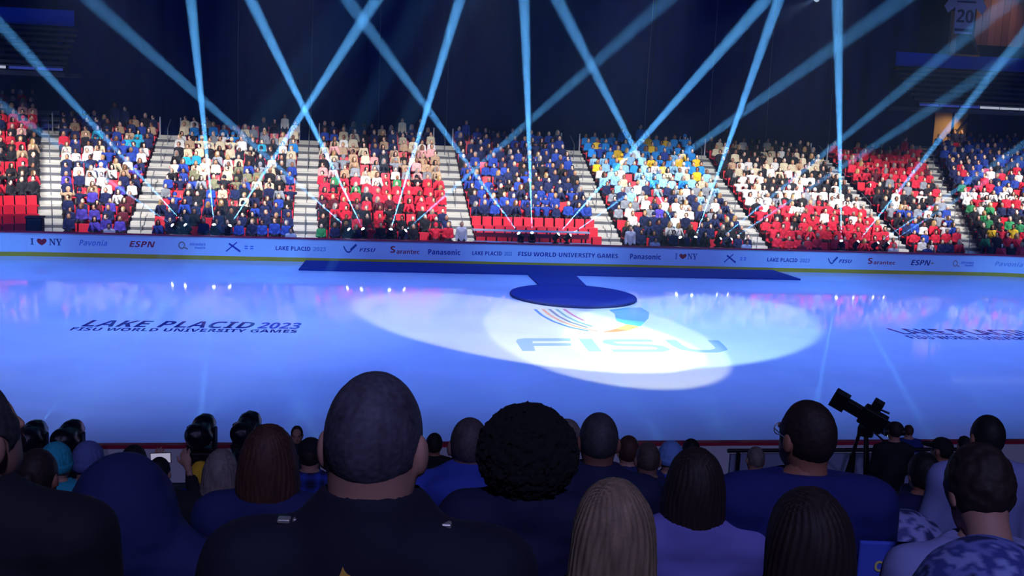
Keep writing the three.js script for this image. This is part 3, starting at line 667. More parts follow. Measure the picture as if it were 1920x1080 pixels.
// ------------------------------------------------------------------ moving lights
const mhBase = rbox(0.34, 0.14, 0.3, 0.03, 0, 0.07, 0), mhYoke = mergeGeometries([rbox(0.05, 0.36, 0.14, 0.02, -0.2, 0.34, 0), rbox(0.05, 0.36, 0.14, 0.02, 0.2, 0.34, 0), rbox(0.45, 0.06, 0.18, 0.02, 0, 0.17, 0)]);
const mhHead = new THREE.LatheGeometry([[0, -0.24], [0.09, -0.235], [0.15, -0.16], [0.165, -0.04], [0.155, 0.1], [0.135, 0.24], [0.12, 0.25], [0.105, 0.235], [0, 0.235]].map(([x, y]) => new THREE.Vector2(x, y)), 24);
const mhLens = new THREE.SphereGeometry(0.105, 6, 2, 0, Math.PI * 2, 0, Math.PI / 2).scale(1, 0.7, 1).translate(0, 0.236, 0);
function movingLight(at, to, color, intensity, angle, glow, label, group, scale = 1) {
  const t = thing('moving_light', label, 'stage light', group);
  t.position.copy(at).add(V(0, -0.46 * scale, 0));
  t.scale.setScalar(scale);
  const dir = to.clone().sub(at).normalize();
  part('base', mhBase, M.blackMetal, t); 
  const pan = Math.atan2(dir.x, dir.z);
  part('yoke', mhYoke, M.blackMetal, t).rotation.y = pan;
  const h = part('head', mhHead, M.blackMetal, t);
  h.position.y = 0.46; h.quaternion.setFromUnitVectors(V(0, 1, 0), dir);
  part('lens', mhLens, glow, h);
  spot(at.clone().addScaledVector(dir, 0.33 * scale), to, color, intensity, angle, 0.35, 0.2);
  return t;
}
const BEAM = new THREE.Color().setRGB(0.26, 0.74, 1);
const farBeams = [
  [-16.07, 1.16, -22.43, 6.23, 0.3], [-15.55, 1.2, -22.35, 9.31, 0.55], [-14.45, 1.2, -15.14, 10.63, 1], [-13.89, 1.22, -7.82, 11.05, 1], [-8.52, 1.17, -18.96, 10.41, 0.45], [-7.96, 1.18, -12.82, 10.77, 1.1], [-6.85, 1.16, -4.39, 11.25, 1.1], [-6.28, 1.18, 4.43, 11.75, 0.38],
  [-0.91, 1.22, -8.97, 10.99, 0.6], [-0.39, 1.18, -1.7, 11.4, 1.1], [0.7, 1.18, 8.82, 12.0, 1.1], [1.23, 1.2, 15.07, 12.36, 0.45], [6.7, 1.23, -0.29, 11.48, 0.8], [7.3, 1.25, 9.42, 12.04, 1.1], [8.42, 1.2, 18.29, 10.92, 0.36], [8.94, 1.21, 21.19, 10.6, 0.28],
  [14.6, 1.3, 12.1, 12.19, 1.1], [15.33, 1.29, 21.0, 11.06, 0.6], [16.29, 1.29, 21.73, 6.33, 0.28], [16.83, 1.3, 23.54, 6.88, 0.2],
];
const caseGeo = rbox(1.05, 0.84, 0.6, 0.02, 0, 0.422, 0), caseTrim = mergeGeometries([0.04, 0.42, 0.82].map((y) => box(1.07, 0.035, 0.62, 0, y, 0)));
for (let i = 0; i < 20; i += 2) {
  const x = (farBeams[i][0] + farBeams[i + 1][0]) / 2;
  const t = thing('flight_case', `black flight case carrying the ${['first', 'second', 'third', 'fourth', 'fifth', 'sixth', 'seventh', 'eighth', 'ninth', 'tenth'][i / 2]} pair of beam lights from the left`, 'case', 'flight cases behind the far boards');
  t.position.set(x, 0, -16.2);
  part('shell', caseGeo, std('#0f1118', 0.6), t); part('edging', caseTrim, M.greyMetal, t);
}
const BAR = ['beside the leftmost stair', 'below the red-jacketed rows left of centre', 'before the centre press desks', 'below the azure and yellow crowd', 'before the red front rows at right'], POS = ['first', 'second', 'third', 'fourth'];
farBeams.forEach(([x, , tx, ty, k], i) => movingLight(V(x, 1.19, -16.2), V(tx, ty, -13.5), BEAM, 1650000 * k, 0.026, M.glowWhite, `${POS[i % 4]} moving beam light of the four ${BAR[i >> 2]}`, 'beam lights behind the far boards', 0.75));

// near the camera side of the rink: four larger moving lights
const nearLamps = [[-14.5, 1.38, -13.95, 2.33], [-13.92, 1.38, -13.17, 2.54], [-11.78, 1.47, -10.97, 2.89], [-11.03, 1.51, -9.96, 3.22]];
nearLamps.forEach(([x, y, tx, ty], i) => {
  const t = movingLight(V(x, y, 15.55), V(tx, ty, 12.5), BEAM, 40000, 0.025, M.glowSoft, `${['outermost', 'second', 'third', 'innermost'][i]} hooded moving light standing behind the near boards`, 'moving lights behind the near boards', 1.1);
  const hoodMesh = part('rain_hood', nets((x, y, z) => Math.max(smin(ell(x, y, z, [0, 0.02, 0.0], [0.2, 0.27, 0.2]), ell(x, y, z, [0, -0.16, 0.06], [0.22, 0.14, 0.2]), 0.08) - 0.02 * ripple(x, y, z, 9), y - 0.2), [-0.3, -0.38, -0.3], [0.3, 0.3, 0.34], 0.025), std('#11131f', 0.35), t.children.find((c) => c.name === 'head'));
  hoodMesh.scale.set(0.95, 1.25, 0.95);
  const c = thing('lamp_riser', `black riser under the ${['outermost', 'second', 'third', 'innermost'][i]} moving light behind the near boards`, 'riser', 'risers behind the near boards');
  c.position.set(x, 0, 15.55);
  const h = y - 0.46 * 1.1 - 0.005;
  part('case', rbox(0.5, h, 0.5, 0.02, 0, h / 2, 0), M.blackMetal, c);
});

// ------------------------------------------------------------------ drape, cables, upper bleachers
const drape = thing('black_drape', 'tall black pleated drape hung behind the far stand', 'curtain');
const drapeMat = std('#0d1850', 0.95, { side: THREE.DoubleSide });
{
  const W = 49.6 / 9;
  for (let i = 0; i < 9; i++) {
    const g = new THREE.PlaneGeometry(W - 0.02, 12.6, 80, 14), p = g.attributes.position;
    for (let k = 0; k < p.count; k++) {
      const x = p.getX(k) + i * 7.3, y = p.getY(k), low = Math.max(0, -y / 6.3);
      p.setZ(k, 0.1 * Math.sin(x * 4.6 + 0.8 * Math.sin(x * 1.3 + i)) + 0.12 * noise.noise(x * 0.8, y * 0.12, i) + low * 0.16 * noise.noise(x * 1.4, y * 0.3, 9 + i));
    }
    g.computeVertexNormals();
    part('panel', g, drapeMat, drape).position.set(-24 + W * (i + 0.5), 10.9, -31.2);
  }
  part('hanging_rail', rod(V(-24, 17.3, -31.2), V(25.6, 17.3, -31.2), 0.06), M.blackMetal, drape);
}
[-14.51, -10.55, -6.8, -2.95, 8.69, 12.6, 16.13, 20.12].forEach((x, i) => {
  const t = thing('hanging_cable', `thin pale cable before the black drape, ${['first', 'second', 'third', 'fourth', 'fifth', 'sixth', 'seventh', 'eighth'][i]} from the left`, 'cable', 'cables hanging before the drape');
  t.position.set(x, 0, -30.72);
  const bow = new THREE.CatmullRomCurve3([V(0, 18, 0), V(0.03 * Math.sin(i * 2), 13, 0.02), V(-0.02, 9, 0), V(0.02 * Math.cos(i), 5.3, 0.02)]);
  part('line', new THREE.TubeGeometry(bow, 20, 0.022, 6), std('#5b5f70', 0.6), t);
  part('end_weight', new THREE.CylinderGeometry(0.05, 0.05, 0.16, 10).translate(0.02 * Math.cos(i), 5.24, 0.02), M.greyMetal, t);
});
const timber = std('#8a5a3c', 0.7), timberLight = std('#c79a58', 0.7), slatMat = std('#5c4a42', 0.75), blueBand = std('#2f62f0', 0.6);
const fasciaWhite = new THREE.MeshStandardMaterial({ color: '#dfe4ee', emissive: '#dfe4f4', emissiveIntensity: 0.49 }), fasciaBlue = new THREE.MeshStandardMaterial({ color: '#7a86c8', emissive: '#3a48b0', emissiveIntensity: 0.35 });  // bright fascia strips, emissive in white and blue segments
function bleacher(sx, x0, x1, z0, yFascia, side, turn) {
  const t = thing('upper_bleachers', `upper bleachers of slatted benches over the far ${side} corner block`, 'bleachers');
  const w = Math.abs(x1 - x0), cx = (x0 + x1) / 2;
  t.position.set(cx, 0, z0);
  part('deck', box(w, 0.22, 3.85, 0, yFascia - 0.25, -1.93), M.concrete, t);
  for (let i = 0; i < 7; i++) { part('bench_slat', rbox(w, 0.14, 0.28, 0.02, 0, yFascia + 0.3 + i * 0.3, -0.4 - i * 0.48), slatMat, t); }
  part('riser_frame', mergeGeometries(Array.from({ length: Math.floor(w / 1.6) + 1 }, (_, i) => new THREE.ExtrudeGeometry(new THREE.Shape([[0, 0], [3.4, 0], [3.4, 2.02], [3.1, 2.02], [0.3, 0.2], [0, 0.2]].map(([a, b]) => new THREE.Vector2(a, b))), { depth: 0.08, bevelEnabled: false }).rotateY(Math.PI / 2).translate(-w / 2 + i * 1.6, yFascia - 0.14, -0.2))), M.blackMetal, t);
  const strips = Math.floor(w / 1.25);
  for (let i = 0; i < strips; i++) part('fascia_strip', box(1.18, 0.13, 0.06, -w / 2 + 1.25 * (i + 0.5) * (w / (strips * 1.25)), yFascia, 0.05), (sx < 0 ? i >= strips - 2 : i < 3) ? fasciaBlue : fasciaWhite, t);
  part('band_wall', box(w - 0.5, 0.82, 0.1, 0, yFascia + 2.7, -3.7), blueBand, t);
  part('front_rail', rod(V(-w / 2, yFascia + 0.12, 0.02), V(w / 2, yFascia + 0.12, 0.02), 0.03), M.greyMetal, t);
  return t;
}
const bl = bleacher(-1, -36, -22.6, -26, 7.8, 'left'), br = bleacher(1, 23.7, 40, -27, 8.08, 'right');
{
  // timber back wall over the right bleachers: planks one by one
  const t = thing('timber_wall', 'brown plank wall above the right upper bleachers', 'wall panel');
  t.position.set(29.2, 0, -31.3);
  const tones = [timber, std('#7c4c32', 0.7), std('#966446', 0.7)];
  for (let i = 0; i < 20; i++) part('plank', rbox(0.43, 3.0, 0.06, 0.01, i * 0.45 + 0.2, 13.4, 0.012 * (i % 3)), tones[(i * 7) % 3], t);
  part('beam', box(9.2, 0.3, 0.2, 4.5, 15.0, 0.05), std('#3a2a26', 0.8), t);
  const f = thing('timber_post', 'pale timber post with diagonal brace standing on the blue band', 'post');
  f.position.set(27.35, 11.13, -30.5);
  part('post', box(0.36, 2.6, 0.3, 0, 1.3, 0), std('#b08868', 0.7), f);
  part('brace', rod(V(1.75, 0.1, 0), V(0.75, 2.4, 0), 0.14, 0.14, 4), std('#4a3628', 0.8), f);
  part('sill', box(1.9, 0.1, 0.3, 0.85, 0.05, 0.02), std('#b08868', 0.7), f);
  const y = thing('plywood_panel', 'light plywood boards below the right upper bleachers', 'panel');
  y.position.set(26.75, 4.9, -30.6);
  part('board', box(1.1, 2.9, 0.05, 0.6, 1.45, 0), timberLight, y); part('board', box(0.85, 1.6, 0.05, 1.75, 2.2, 0.02), std('#d8aa62', 0.7), y);
  part('batten', rod(V(0.4, 0.2, 0.1), V(2.3, 2.7, 0.1), 0.08, 0.08, 4), M.blackMetal, y);
}
{
  const j = thing('jersey_banner', 'white hockey jersey banner with number 20 hung at top right', 'banner');
  j.position.set(26.25, 12.2, -27.5);
  const s = new THREE.Shape([[-0.56, 0], [0.56, 0], [0.62, 1.5], [1.05, 1.15], [1.3, 1.5], [0.75, 2.35], [0.3, 2.55], [-0.3, 2.55], [-0.75, 2.35], [-1.3, 1.5], [-1.05, 1.15], [-0.62, 1.5]].map(([x, y]) => new THREE.Vector2(x, y)));
  part('cloth', new THREE.ExtrudeGeometry(s, { depth: 0.03, bevelEnabled: true, bevelSize: 0.01, bevelThickness: 0.01, bevelSegments: 1 }), std('#c8c8e8', 0.85), j);
  const dark = std('#1d1d58', 0.85);
  part('hem_stripe', box(1.14, 0.16, 0.02, 0, 0.2, 0.055), dark, j);
  part('chest_stripe', box(1.16, 0.1, 0.02, 0, 1.78, 0.055), dark, j);
  const num = new THREE.ExtrudeGeometry(font.generateShapes('20', 0.72), { depth: 0.02, bevelEnabled: false, curveSegments: 5 });
  num.center();
  part('number', num.translate(0, 0.98, 0.056), dark, j);
  part('cord', mergeGeometries([rod(V(-0.5, 2.5, 0), V(-0.5, 5.8, 0), 0.01), rod(V(0.5, 2.5, 0), V(0.5, 5.8, 0), 0.01)]), M.greyMetal, j);
}
// lamp on the grid at the top edge of the view
lamp(V(13.94, 12.85, -20), V(8.5, 10.6, -15.5), new THREE.Color().setRGB(0.75, 0.9, 1), 1500, 0.16, 0.8, 'grid_light', 'small white lamp glaring at the top edge, right of centre', null, 1);
lamp(V(31.2, 15.6, -28.6), V(30.3, 12.9, -31.3), new THREE.Color().setRGB(1, 0.62, 0.42), 14, 0.75, 0.8, 'added_warm_light', 'added warm lamp over the plank wall', null, 4);  // added lamp, out of view, to bring up the brown of the planks
lamp(V(28.6, 7.5, -28.6), V(27.5, 6.3, -30.6), new THREE.Color().setRGB(1, 0.72, 0.4), 14, 0.6, 0.8, 'added_warm_light', 'added warm lamp under the right upper bleachers', null, 4);  // added lamp to brighten the plywood boards
// glass guards and posts at the heads of the stairs
const glassMat = new THREE.MeshPhysicalMaterial({ color: '#c8d4ff', roughness: 0.05, transmission: 1, thickness: 0, ior: 1.5 });
[[-24.4, 'left corner stair'], ...AISLES.map((x, i) => [x, `${ORD[i]} straight stair`])].forEach(([x, where]) => {
  const t = thing('glass_guard', `glass guard with pale post at the head of the ${where}`, 'guard', 'glass guards at the stair heads');
  t.position.set(x, rowFloor(ROWS - 1), -28.98);
  part('pane', box(1.0, 0.9, 0.015, 0, 0.5, 0), glassMat, t);
  for (const s of [-1, 1]) part('post', box(0.06, 1.15, 0.06, s * 0.53, 0.575, 0), std('#b8bcc8', 0.5), t);
});
// clutter behind the far boards
{
  const t = thing('equipment_bin', 'black rounded bin standing by the empty red seats at far left', 'bin');
  t.position.set(-21.87, 0, -16.3);
  part('shell', rbox(0.66, 1.44, 0.6, 0.09, 0, 0.73, 0), std('#14161f', 0.55), t); part('lid', rbox(0.7, 0.08, 0.64, 0.03, 0, 1.48, 0), std('#1b1e2a', 0.5), t);
  for (const [y, z, n] of [[1.32, -17.25, 'upper'], [0.82, -16.75, 'lower']]) {
    const d = thing('press_desk', `${n} white-edged press desk before the empty centre seats`, 'desk');
    d.position.set(-0.25, 0, z);
    part('top', box(5.5, 0.06, 0.4, 0, y, 0), std('#d8dce6', 0.6), d);
    part('front_panel', box(5.4, y > 1 ? 0.2 : 0.3, 0.04, 0, y - 0.2, 0.16), std(y > 1 ? '#7c1228' : '#16224c', 0.7), d);
    for (const x of [-2.6, -0.9, 0.9, 2.6]) part('leg', box(0.06, y - 0.03, 0.06, x, (y - 0.03) / 2, 0), M.blackMetal, d);
  }
}
// staff standing or crouching behind the far boards
const staffKinds = [figure({ T: 1.68, stand: true, arms: 'side', build: 0.9, cells: CELLS, hands: false, hair: 'short' }), figure({ T: 1.2, build: 0.9, lean: 0.1, cells: CELLS, hands: false, hair: 'thick' })];
[[-18.95, 1, '#dfe2ea', 'white'], [-11.2, 1, '#cfd4e4', 'pale grey'], [-3.55, 0, '#d9dcea', 'white'], [4.4, 0, '#cdd2e6', 'pale grey'], [10.1, 1, '#c8d0e8', 'pale blue'], [17.6, 1, '#d4d8ea', 'white'], [5.6, 1, '#bcc4dc', 'grey'], [12.9, 1, '#a8213a', 'red'], [19.4, 1, '#20357c', 'navy']].forEach(([x, k, c, n], i) => {
  const f = staffKinds[k], m = part(numbered('person'), f.body, bodyMat, scene);
  tag(m, `steward in ${n} top ${k ? 'sitting' : 'standing'} directly behind the far boards, ${['first', 'second', 'third', 'fourth', 'sixth', 'eighth', 'fifth', 'seventh', 'ninth'][i]} from left`, 'person', 'stewards behind the far boards');
  m.position.set(x, k ? 0.02 : 0.02, -16.9); m.rotation.y = Math.PI;
  part('jacket', f.coat, std(c, 0.85), m); part('hair', f.hair, hairMats[i % 6], m);
});

// ------------------------------------------------------------------ the near stand
const nZ = (k) => 33 - 0.8 * k, nF = (k) => 5.4 - 0.24 * k;
{
  const list = [], bench = [];
  for (let k = -9; k <= 19; k++) { list.push(box(60, nF(k), 0.8, -2, nF(k) / 2, nZ(k) - 0.1)); bench.push(box(56, 0.05, 0.34, -2, nF(k) + 0.4, nZ(k) + 0.02), box(56, 0.37, 0.06, -2, nF(k) + 0.19, nZ(k) + 0.1)); }
  struct('stand_tiers_003', mergeGeometries(list), M.concrete, 'stepped concrete stand on the camera side');
  struct('stand_benches', mergeGeometries(bench), std('#2a2e3c', 0.7), 'continuous benches of the camera-side stand');
}
const hairColors = { grey: '#484650', darkgrey: '#3c3a3c', brown: '#4a2c1c', darkbrown: '#2a1a14', black: '#0e0c0c', blond: '#8a7658', ash: '#7c7068', auburn: '#5a3018' };
const people = new Map();
function spectator(id, label, x, k, T, hs, o, coat, hairColor, extra = {}) {
  const z = nZ(k), d = Math.hypot(x + 9.84, z - 34.9);
  const cells = [Math.max(0.011, 0.0042 * d), 0.034, Math.max(0.0045, 0.0021 * d)];
  const f = figure({ T, hs, cells, wrinkle: d < 6 ? 0.006 : 0, ...o });
  const m = part(numbered('person'), f.body, bodyMat, scene);
  tag(m, label, 'person', 'spectators on the camera side');
  m.position.set(x, nF(k) + 0.002, z); m.rotation.y = extra.face ?? -0.14;
  const cm = extra.paint ? new THREE.MeshStandardMaterial({ vertexColors: true, roughness: 0.9 }) : std(coat, extra.gloss ?? 0.85);
  if (extra.paint) { const p = f.coat.attributes.position, a = new Float32Array(p.count * 3); for (let i = 0; i < p.count; i++) { const c = extra.paint(p.getX(i), p.getY(i), p.getZ(i)); a.set([c.r, c.g, c.b], i * 3); } f.coat.setAttribute('color', new THREE.BufferAttribute(a, 3)); }
  part('jacket', f.coat, cm, m);
  if (f.hair) {
    const c = col(hairColors[hairColor] || hairColor), p = f.hair.attributes.position, a = new Float32Array(p.count * 3), inv = f.mHead.clone().invert(), v = V(0, 0, 0);
    for (let i = 0; i < p.count; i++) {                 // strands of slightly different tone
      v.fromBufferAttribute(p, i).applyMatrix4(inv);
      const ang = Math.atan2(v.x, v.z + 0.02), strand = noise.noise(ang * 22, v.y * 9, 3) + 0.8 * noise.noise(ang * 55, v.y * 14, 8);
      const t = o.hair === 'crop' || o.hair === 'short' ? 1 + 0.45 * ripple(v.x, v.y, v.z, 24) + 0.5 * ripple(v.x, v.y, v.z, 110) + 0.2 * strand : 1 + 0.4 * strand + 0.25 * ripple(v.x, v.y * 0.4, v.z, 30);
      a.set([c.r * t, c.g * t, c.b * t], i * 3);
    }
    f.hair.setAttribute('color', new THREE.BufferAttribute(a, 3));
    part('hair', f.hair, new THREE.MeshStandardMaterial({ vertexColors: true, roughness: o.hair === 'afro' ? 0.95 : 0.72 }), m);
  }
  if (f.hat) part(o.hat === 'cap' ? 'cap' : 'knit_hat', f.hat, std(extra.hat || '#222', 0.9), m);
  people.set(id, { m, f });
  return { m, f };
}
const fair = '#b98a72', tanned = '#a06c50', dark = '#4a2e22';
const patches = (cs, s) => { const C = cs.map(col); return (x, y, z) => { const n = noise.noise(x * s, y * s, z * s + 3) + 0.5 * noise.noise(x * s * 2.3, y * s * 2.3, z * s); return C[Math.max(0, Math.min(C.length - 1, Math.floor((n + 0.6) / 1.2 * C.length)))]; }; };
const checks = (a, b, s) => { const A = col(a), B = col(b), C = A.clone().lerp(B, 0.5); return (x, y) => { const u = Math.floor(x * s) & 1, v = Math.floor(y * s) & 1; return u && v ? A : u || v ? C : B; }; };
const main = spectator('main', 'grey-haired man in black jacket with gold star, large at centre', -9.75, 0, 1.29, 1.06, { hair: 'crop', neck: 0.066, skin: fair, build: 1.08, turn: -0.12, puff: 0.02, collar: 0.04 }, '#0e1022', 'grey');
spectator('grey_edge', 'dark grey haired man in black coat cut by the left edge', -10.62, 1, 1.3, 1.05, { hair: 'short', skin: fair, build: 1.25, turn: -0.5, collar: 0.03, puff: 0.03 }, '#12121c', 'darkgrey');
spectator('ponytail', 'dark ponytailed person in black scarf beside the left-edge man', -11.06, 4, 1.12, 1.05, { hair: 'ponytail', skin: tanned, collar: 0.03 }, '#17131c', 'darkbrown');
spectator('turquoise', 'person in turquoise hat and top at far left', -11.16, 5, 1.13, 0.85, { hair: 'none', hat: 'knit', skin: fair }, '#1d94a4', 'brown', { hat: '#25a0b0' });
spectator('knit', 'person in grey-blue knit hat and bright blue jacket', -11.16, 6, 1.13, 0.95, { hair: 'none', hat: 'knit', skin: fair }, '#1c3cb8', 'brown', { hat: '#5a68a0' });
spectator('hood', 'person in large navy hooded coat with hood up', -10.44, 2, 1.12, 1.12, { hood: 2, hair: 'none', build: 1.28, puff: 0.035, lean: 0.04, hoodSize: 0.95 }, '#1b2358', 'brown');
spectator('darkhead', 'dark-haired person just behind the navy hood', -11.03, 7, 1.12, 1.02, { hair: 'short', skin: tanned }, '#16182a', 'black');
spectator('phone', 'person in black filming with a raised phone', -10.98, 8, 1.02, 0.98, { hair: 'short', arms: 'phone', skin: fair }, '#0d0e16', 'black');
spectator('yellow', 'child in yellow and blue knit hat', -10.77, 9, 0.95, 0.92, { hair: 'none', hat: 'knit', skin: fair }, '#1f45c8', 'brown', { hat: '#e0b420' });
spectator('blonde', 'woman with long ash-blond hair in black coat', -10.34, 5, 1.1, 0.92, { hair: 'long', skin: fair, build: 0.9 }, '#0e0e18', 'ash');
spectator('bob', 'woman with brown bobbed hair in navy padded coat', -10.03, 3, 1.21, 1.06, { hair: 'bob', skin: fair, puff: 0.03 }, '#1a2258', 'brown');
spectator('cap', 'person in dark cap and blue checked coat', -9.9, 8, 1.16, 1.06, { hair: 'short', hat: 'cap', skin: fair }, '#1a2c90', 'darkbrown', { hat: '#12121c', paint: checks('#2a46b8', '#10163c', 24) });
spectator('mask', 'distant person with dark mask turned to the camera', -10.1, 15, 1.32, 0.95, { hair: 'short', skin: fair }, '#1a1c2a', 'darkbrown', { face: Math.PI });
spectator('bald', 'shaven-headed man with blue hood at his nape', -9.26, 3, 1.25, 0.96, { hair: 'crop', hood: 1, skin: '#8a6a5c', puff: 0.03 }, '#2a3f9c', '#4a4040');
spectator('blackfig', 'dark figure in black beside the shaven-headed man', -8.65, 12, 1.19, 0.98, { hair: 'thick', skin: tanned }, '#08080c', 'black');
spectator('afro', 'person with big curly black hair in navy jacket', -9.18, 2, 1.25, 1.04, { hair: 'afro', skin: dark, build: 1.05 }, '#10143a', 'black');
spectator('greycurl', 'person with grey curls behind the big curly hair', -8.51, 5, 1.25, 0.95, { hair: 'thick', skin: fair }, '#1c2440', 'ash');
spectator('short', 'man with cropped dark hair in navy jacket', -8.74, 3, 1.27, 1.0, { hair: 'crop', skin: '#8a5c48', collar: 0.02 }, '#12173c', 'darkgrey');
spectator('brownhd', 'brown-haired person in blue right of the cropped man', -7.7, 7, 1.17, 0.94, { hair: 'short', skin: fair }, '#202a60', 'brown');
spectator('baldbrown', 'balding man with brown fringe of hair', -7.8, 6, 1.13, 0.98, { hair: 'crop', skin: '#94705e' }, '#1a2250', '#54423a');
spectator('bluehat', 'person in pale blue knit hat near the front rows', -7.39, 7, 1.11, 0.94, { hair: 'none', hat: 'knit', skin: fair }, '#2a48a8', 'brown', { hat: '#6f9ad8' });
spectator('darkhd', 'small dark-haired person behind the pale blue hat', -6.69, 9, 1.14, 0.96, { hair: 'short', skin: tanned }, '#12142a', 'black');
spectator('pale', 'person with pale thin hair left of the man in glasses', -6.1, 9, 1.07, 1.0, { hair: 'crop', skin: fair }, '#2c3468', 'ash');
spectator('longblond', 'woman with long light brown hair at bottom centre', -9.1, 1, 1.05, 1.06, { hair: 'long', skin: fair }, '#14142c', 'blond');
spectator('dkbrown', 'woman with long dark brown hair in lavender shirt', -8.61, 2, 1.12, 0.96, { hair: 'bob', skin: fair }, '#7470b8', 'darkbrown');
const spec = spectator('glasses', 'man in glasses with short dark hair and navy jacket', -8.23, 2, 1.29, 1.05, { hair: 'short', skin: tanned, turn: 0.35, build: 1.2, puff: 0.03 }, '#161f66', 'darkbrown');
spectator('longbrown', 'woman with long brown hair at bottom right of centre', -8.57, 1, 1.02, 1.14, { hair: 'long', skin: fair, arms: 'clap' }, '#15121c', 'darkbrown');
spectator('operator', 'camera operator in black wearing headphones', -2.63, 14, 1.34, 1.08, { hair: 'short', skin: fair }, '#0b0c16', 'darkbrown');
spectator('op2', 'small bareheaded person beyond the camera operator', -0.63, 18, 1.33, 0.95, { hair: 'short', skin: fair }, '#1a2a78', 'brown');
spectator('capman', 'person in dark cap right of the camera operator', -4.36, 9, 1.14, 0.98, { hair: 'short', hat: 'cap', skin: tanned, turn: 0.5 }, '#10132c', 'black', { hat: '#0c0c14' });
spectator('small', 'small dark-haired person before the right-hand man', -2.15, 13, 1.15, 0.98, { hair: 'short', skin: fair }, '#14182c', 'black');
spectator('dkman', 'black-haired man in pale grey-blue jacket at right', -6.53, 4, 1.27, 0.98, { hair: 'short', skin: tanned, build: 1.1, collar: 0.02 }, '#8b96cc', 'black');
spectator('bent', 'dark-haired person bending forward at the right edge', -8.02, 1, 1.08, 1.02, { hair: 'thick', skin: fair, lean: 0.14, nod: -0.5, build: 1.05 }, '#8a92c4', 'darkbrown');
spectator('navyright', 'person in dark navy coat left of the bending one', -6.36, 5, 1.03, 1.0, { hair: 'thick', skin: tanned, build: 1.2, lean: 0.06 }, '#10164a', 'black');
spectator('camo', 'person in blue mottled jacket at the bottom right corner', -8.52, 0, 0.9, 0.9, { hair: 'none', hood: 2, skin: fair, build: 1.0, lean: 0.1 }, '#4a5aa0', 'brown', { paint: patches(['#222a58', '#6a76b8', '#3a468c', '#8a94cc'], 22) });
spectator('plaid', 'person in grey patterned jacket low at right', -7.81, 2, 0.86, 1.0, { hair: 'none', hood: 2, skin: fair, lean: 0.08 }, '#6a70a8', 'brown', { paint: patches(['#4a5088', '#8a90c4', '#2c3060'], 14) });

// accessories that ride on their wearers
{
  const { m, f } = main;
  const star = new THREE.Shape(Array.from({ length: 10 }, (_, i) => { const a = Math.PI / 2 + (i * Math.PI) / 5, r = i & 1 ? 0.045 : 0.12; return new THREE.Vector2(Math.cos(a) * r, Math.sin(a) * r); }));
  const s = part('star_emblem', new THREE.ExtrudeGeometry(star, { depth: 0.004, bevelEnabled: false }), std('#c8962c', 0.6), m);
  s.position.set(-0.03, f.shY - 0.046, 0.135); s.rotation.x = -0.3; s.userData.label = 'gold star on the back';
  for (const x of [-0.145, 0.105]) { const p = part('shoulder_pin', mergeGeometries([rbox(0.022, 0.008, 0.02, 0.003), rbox(0.018, 0.009, 0.02, 0.003, 0.024, 0.001, 0)]), std('#d8d4c0', 0.3, { metalness: 0.7 }), m); p.position.set(x, f.shY + 0.1, 0.02); }
  const g = spec, gl = mergeGeometries([new THREE.TorusGeometry(0.02, 0.002, 6, 18).translate(0.032, 0.004, -0.1), new THREE.TorusGeometry(0.02, 0.002, 6, 18).translate(-0.032, 0.004, -0.1), rod(V(0.052, 0.006, -0.1), V(0.084, 0.006, 0.01), 0.0025), rod(V(-0.052, 0.006, -0.1), V(-0.084, 0.006, 0.01), 0.0025), rod(V(-0.012, 0.008, -0.1), V(0.012, 0.008, -0.1), 0.0025)]);
  part('glasses', gl.applyMatrix4(g.f.mHead), std('#c8c8d0', 0.2, { metalness: 0.8 }), g.m);
  const op = people.get('operator'), hp = mergeGeometries([new THREE.TorusGeometry(0.108, 0.012, 8, 24, Math.PI), new THREE.CylinderGeometry(0.042, 0.042, 0.035, 16).rotateZ(Math.PI / 2).translate(0.1, -0.01, 0), new THREE.CylinderGeometry(0.042, 0.042, 0.035, 16).rotateZ(Math.PI / 2).translate(-0.1, -0.01, 0)].map((q) => (q.index ? q.toNonIndexed() : q)));
  part('headphones', hp.applyMatrix4(op.f.mHead), M.blackMetal, op.m);
}
// the phone in the raised hands
{
  const t = thing('phone', 'glowing phone held up by the person in black', 'phone');
  t.position.set(-10.985, 4.46, 26.43); t.rotation.set(-0.1, -0.1, 0.05);
  part('case', rbox(0.152, 0.078, 0.009, 0.004), M.blackMetal, t);
  part('screen', box(0.142, 0.068, 0.002, 0, 0, 0.006), new THREE.MeshStandardMaterial({ color: '#202020', emissive: '#d8d4f8', emissiveIntensity: 0.49 }), t);
}
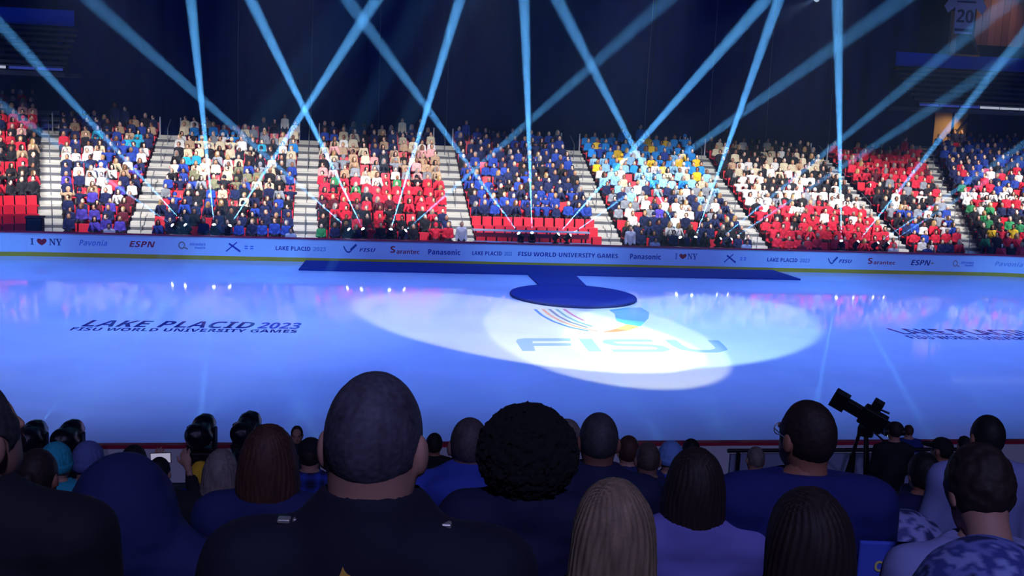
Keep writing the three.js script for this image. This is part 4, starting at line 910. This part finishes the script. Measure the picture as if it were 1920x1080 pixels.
// television camera on its tripod
{
  const t = thing('television_camera', 'black television camera with long box lens on a tripod', 'camera');
  t.position.set(-2.74, nF(14.8), 21.2); t.rotation.y = 1.0;
  const H = 3.2 - nF(14.8);
  const pan = new THREE.Group(); 
  const tilt = new THREE.Matrix4().makeRotationX(0.42).setPosition(0, H, 0);
  const P = (name, g, m = M.blackMetal) => part(name, g.applyMatrix4(tilt), m, t);
  P('body', rbox(0.2, 0.24, 0.34, 0.02, 0, 0.1, 0.06));
  P('lens', mergeGeometries([rbox(0.15, 0.15, 0.24, 0.02, 0, 0.1, -0.22), box(0.012, 0.2, 0.2, -0.11, 0.1, -0.42), box(0.012, 0.2, 0.2, 0.11, 0.1, -0.42), box(0.23, 0.012, 0.2, 0, 0.2, -0.42), box(0.23, 0.012, 0.2, 0, 0, -0.42)].map((g) => (g.index ? g.toNonIndexed() : g))));
  P('viewfinder', rbox(0.16, 0.12, 0.14, 0.015, 0.02, 0.3, 0.02));
  P('top_handle', rod(V(0, 0.24, -0.1), V(0, 0.28, 0.2), 0.014));
  P('battery', rbox(0.14, 0.17, 0.09, 0.01, 0, 0.09, 0.27));
  part('monitor', box(0.17, 0.1, 0.02, 0.13, H - 0.1, 0.3), new THREE.MeshStandardMaterial({ color: '#202020', emissive: '#d8f4f8', emissiveIntensity: 0.49 }), t);
  P('pan_bar', rod(V(0.1, -0.06, 0.1), V(0.28, -0.2, 0.55), 0.013));
  part('fluid_head', rbox(0.16, 0.14, 0.2, 0.02, 0, H - 0.1, 0.02), M.blackMetal, t);
  for (const a of [0.5, 2.6, 4.7]) part('leg', rod(V(Math.cos(a) * 0.06, H - 0.16, Math.sin(a) * 0.06), V(Math.cos(a) * 0.42, 0.0, Math.sin(a) * 0.3), 0.024, 0.028), M.blackMetal, t);
}
{
  const t = thing('camera_barrier', 'pale low barrier with black rail before the camera operator', 'barrier');
  t.position.set(-2.4, nF(16), 20.25);
  part('panel', box(3.6, 0.75, 0.05, 0, 0.55, 0), std('#8a90b0', 0.8), t);
  part('rail', rod(V(-1.85, 0.98, 0.02), V(1.85, 0.98, 0.02), 0.03), M.blackMetal, t);
  for (const x of [-1.7, 0, 1.7]) part('post', box(0.05, 0.95, 0.05, x, 0.48, 0.05), M.blackMetal, t);
  const c = thing('seat_cover', 'blue cloth with yellow lettering draped over a bench at right', 'cloth');
  c.position.set(-8.0, 5.62, 31.62); c.rotation.y = -0.14;
  part('cloth', rbox(0.24, 0.4, 0.02, 0.008, 0, 0, 0), std('#3f58c8', 0.8), c);
  const w = new THREE.ExtrudeGeometry(font.generateShapes('C-NAT', 0.034), { depth: 0.003, bevelEnabled: false, curveSegments: 3 }); w.center();
  part('lettering', w.translate(0, 0.12, 0.012), std('#d8d070', 0.8), c);
}

renderer.render(scene, camera);
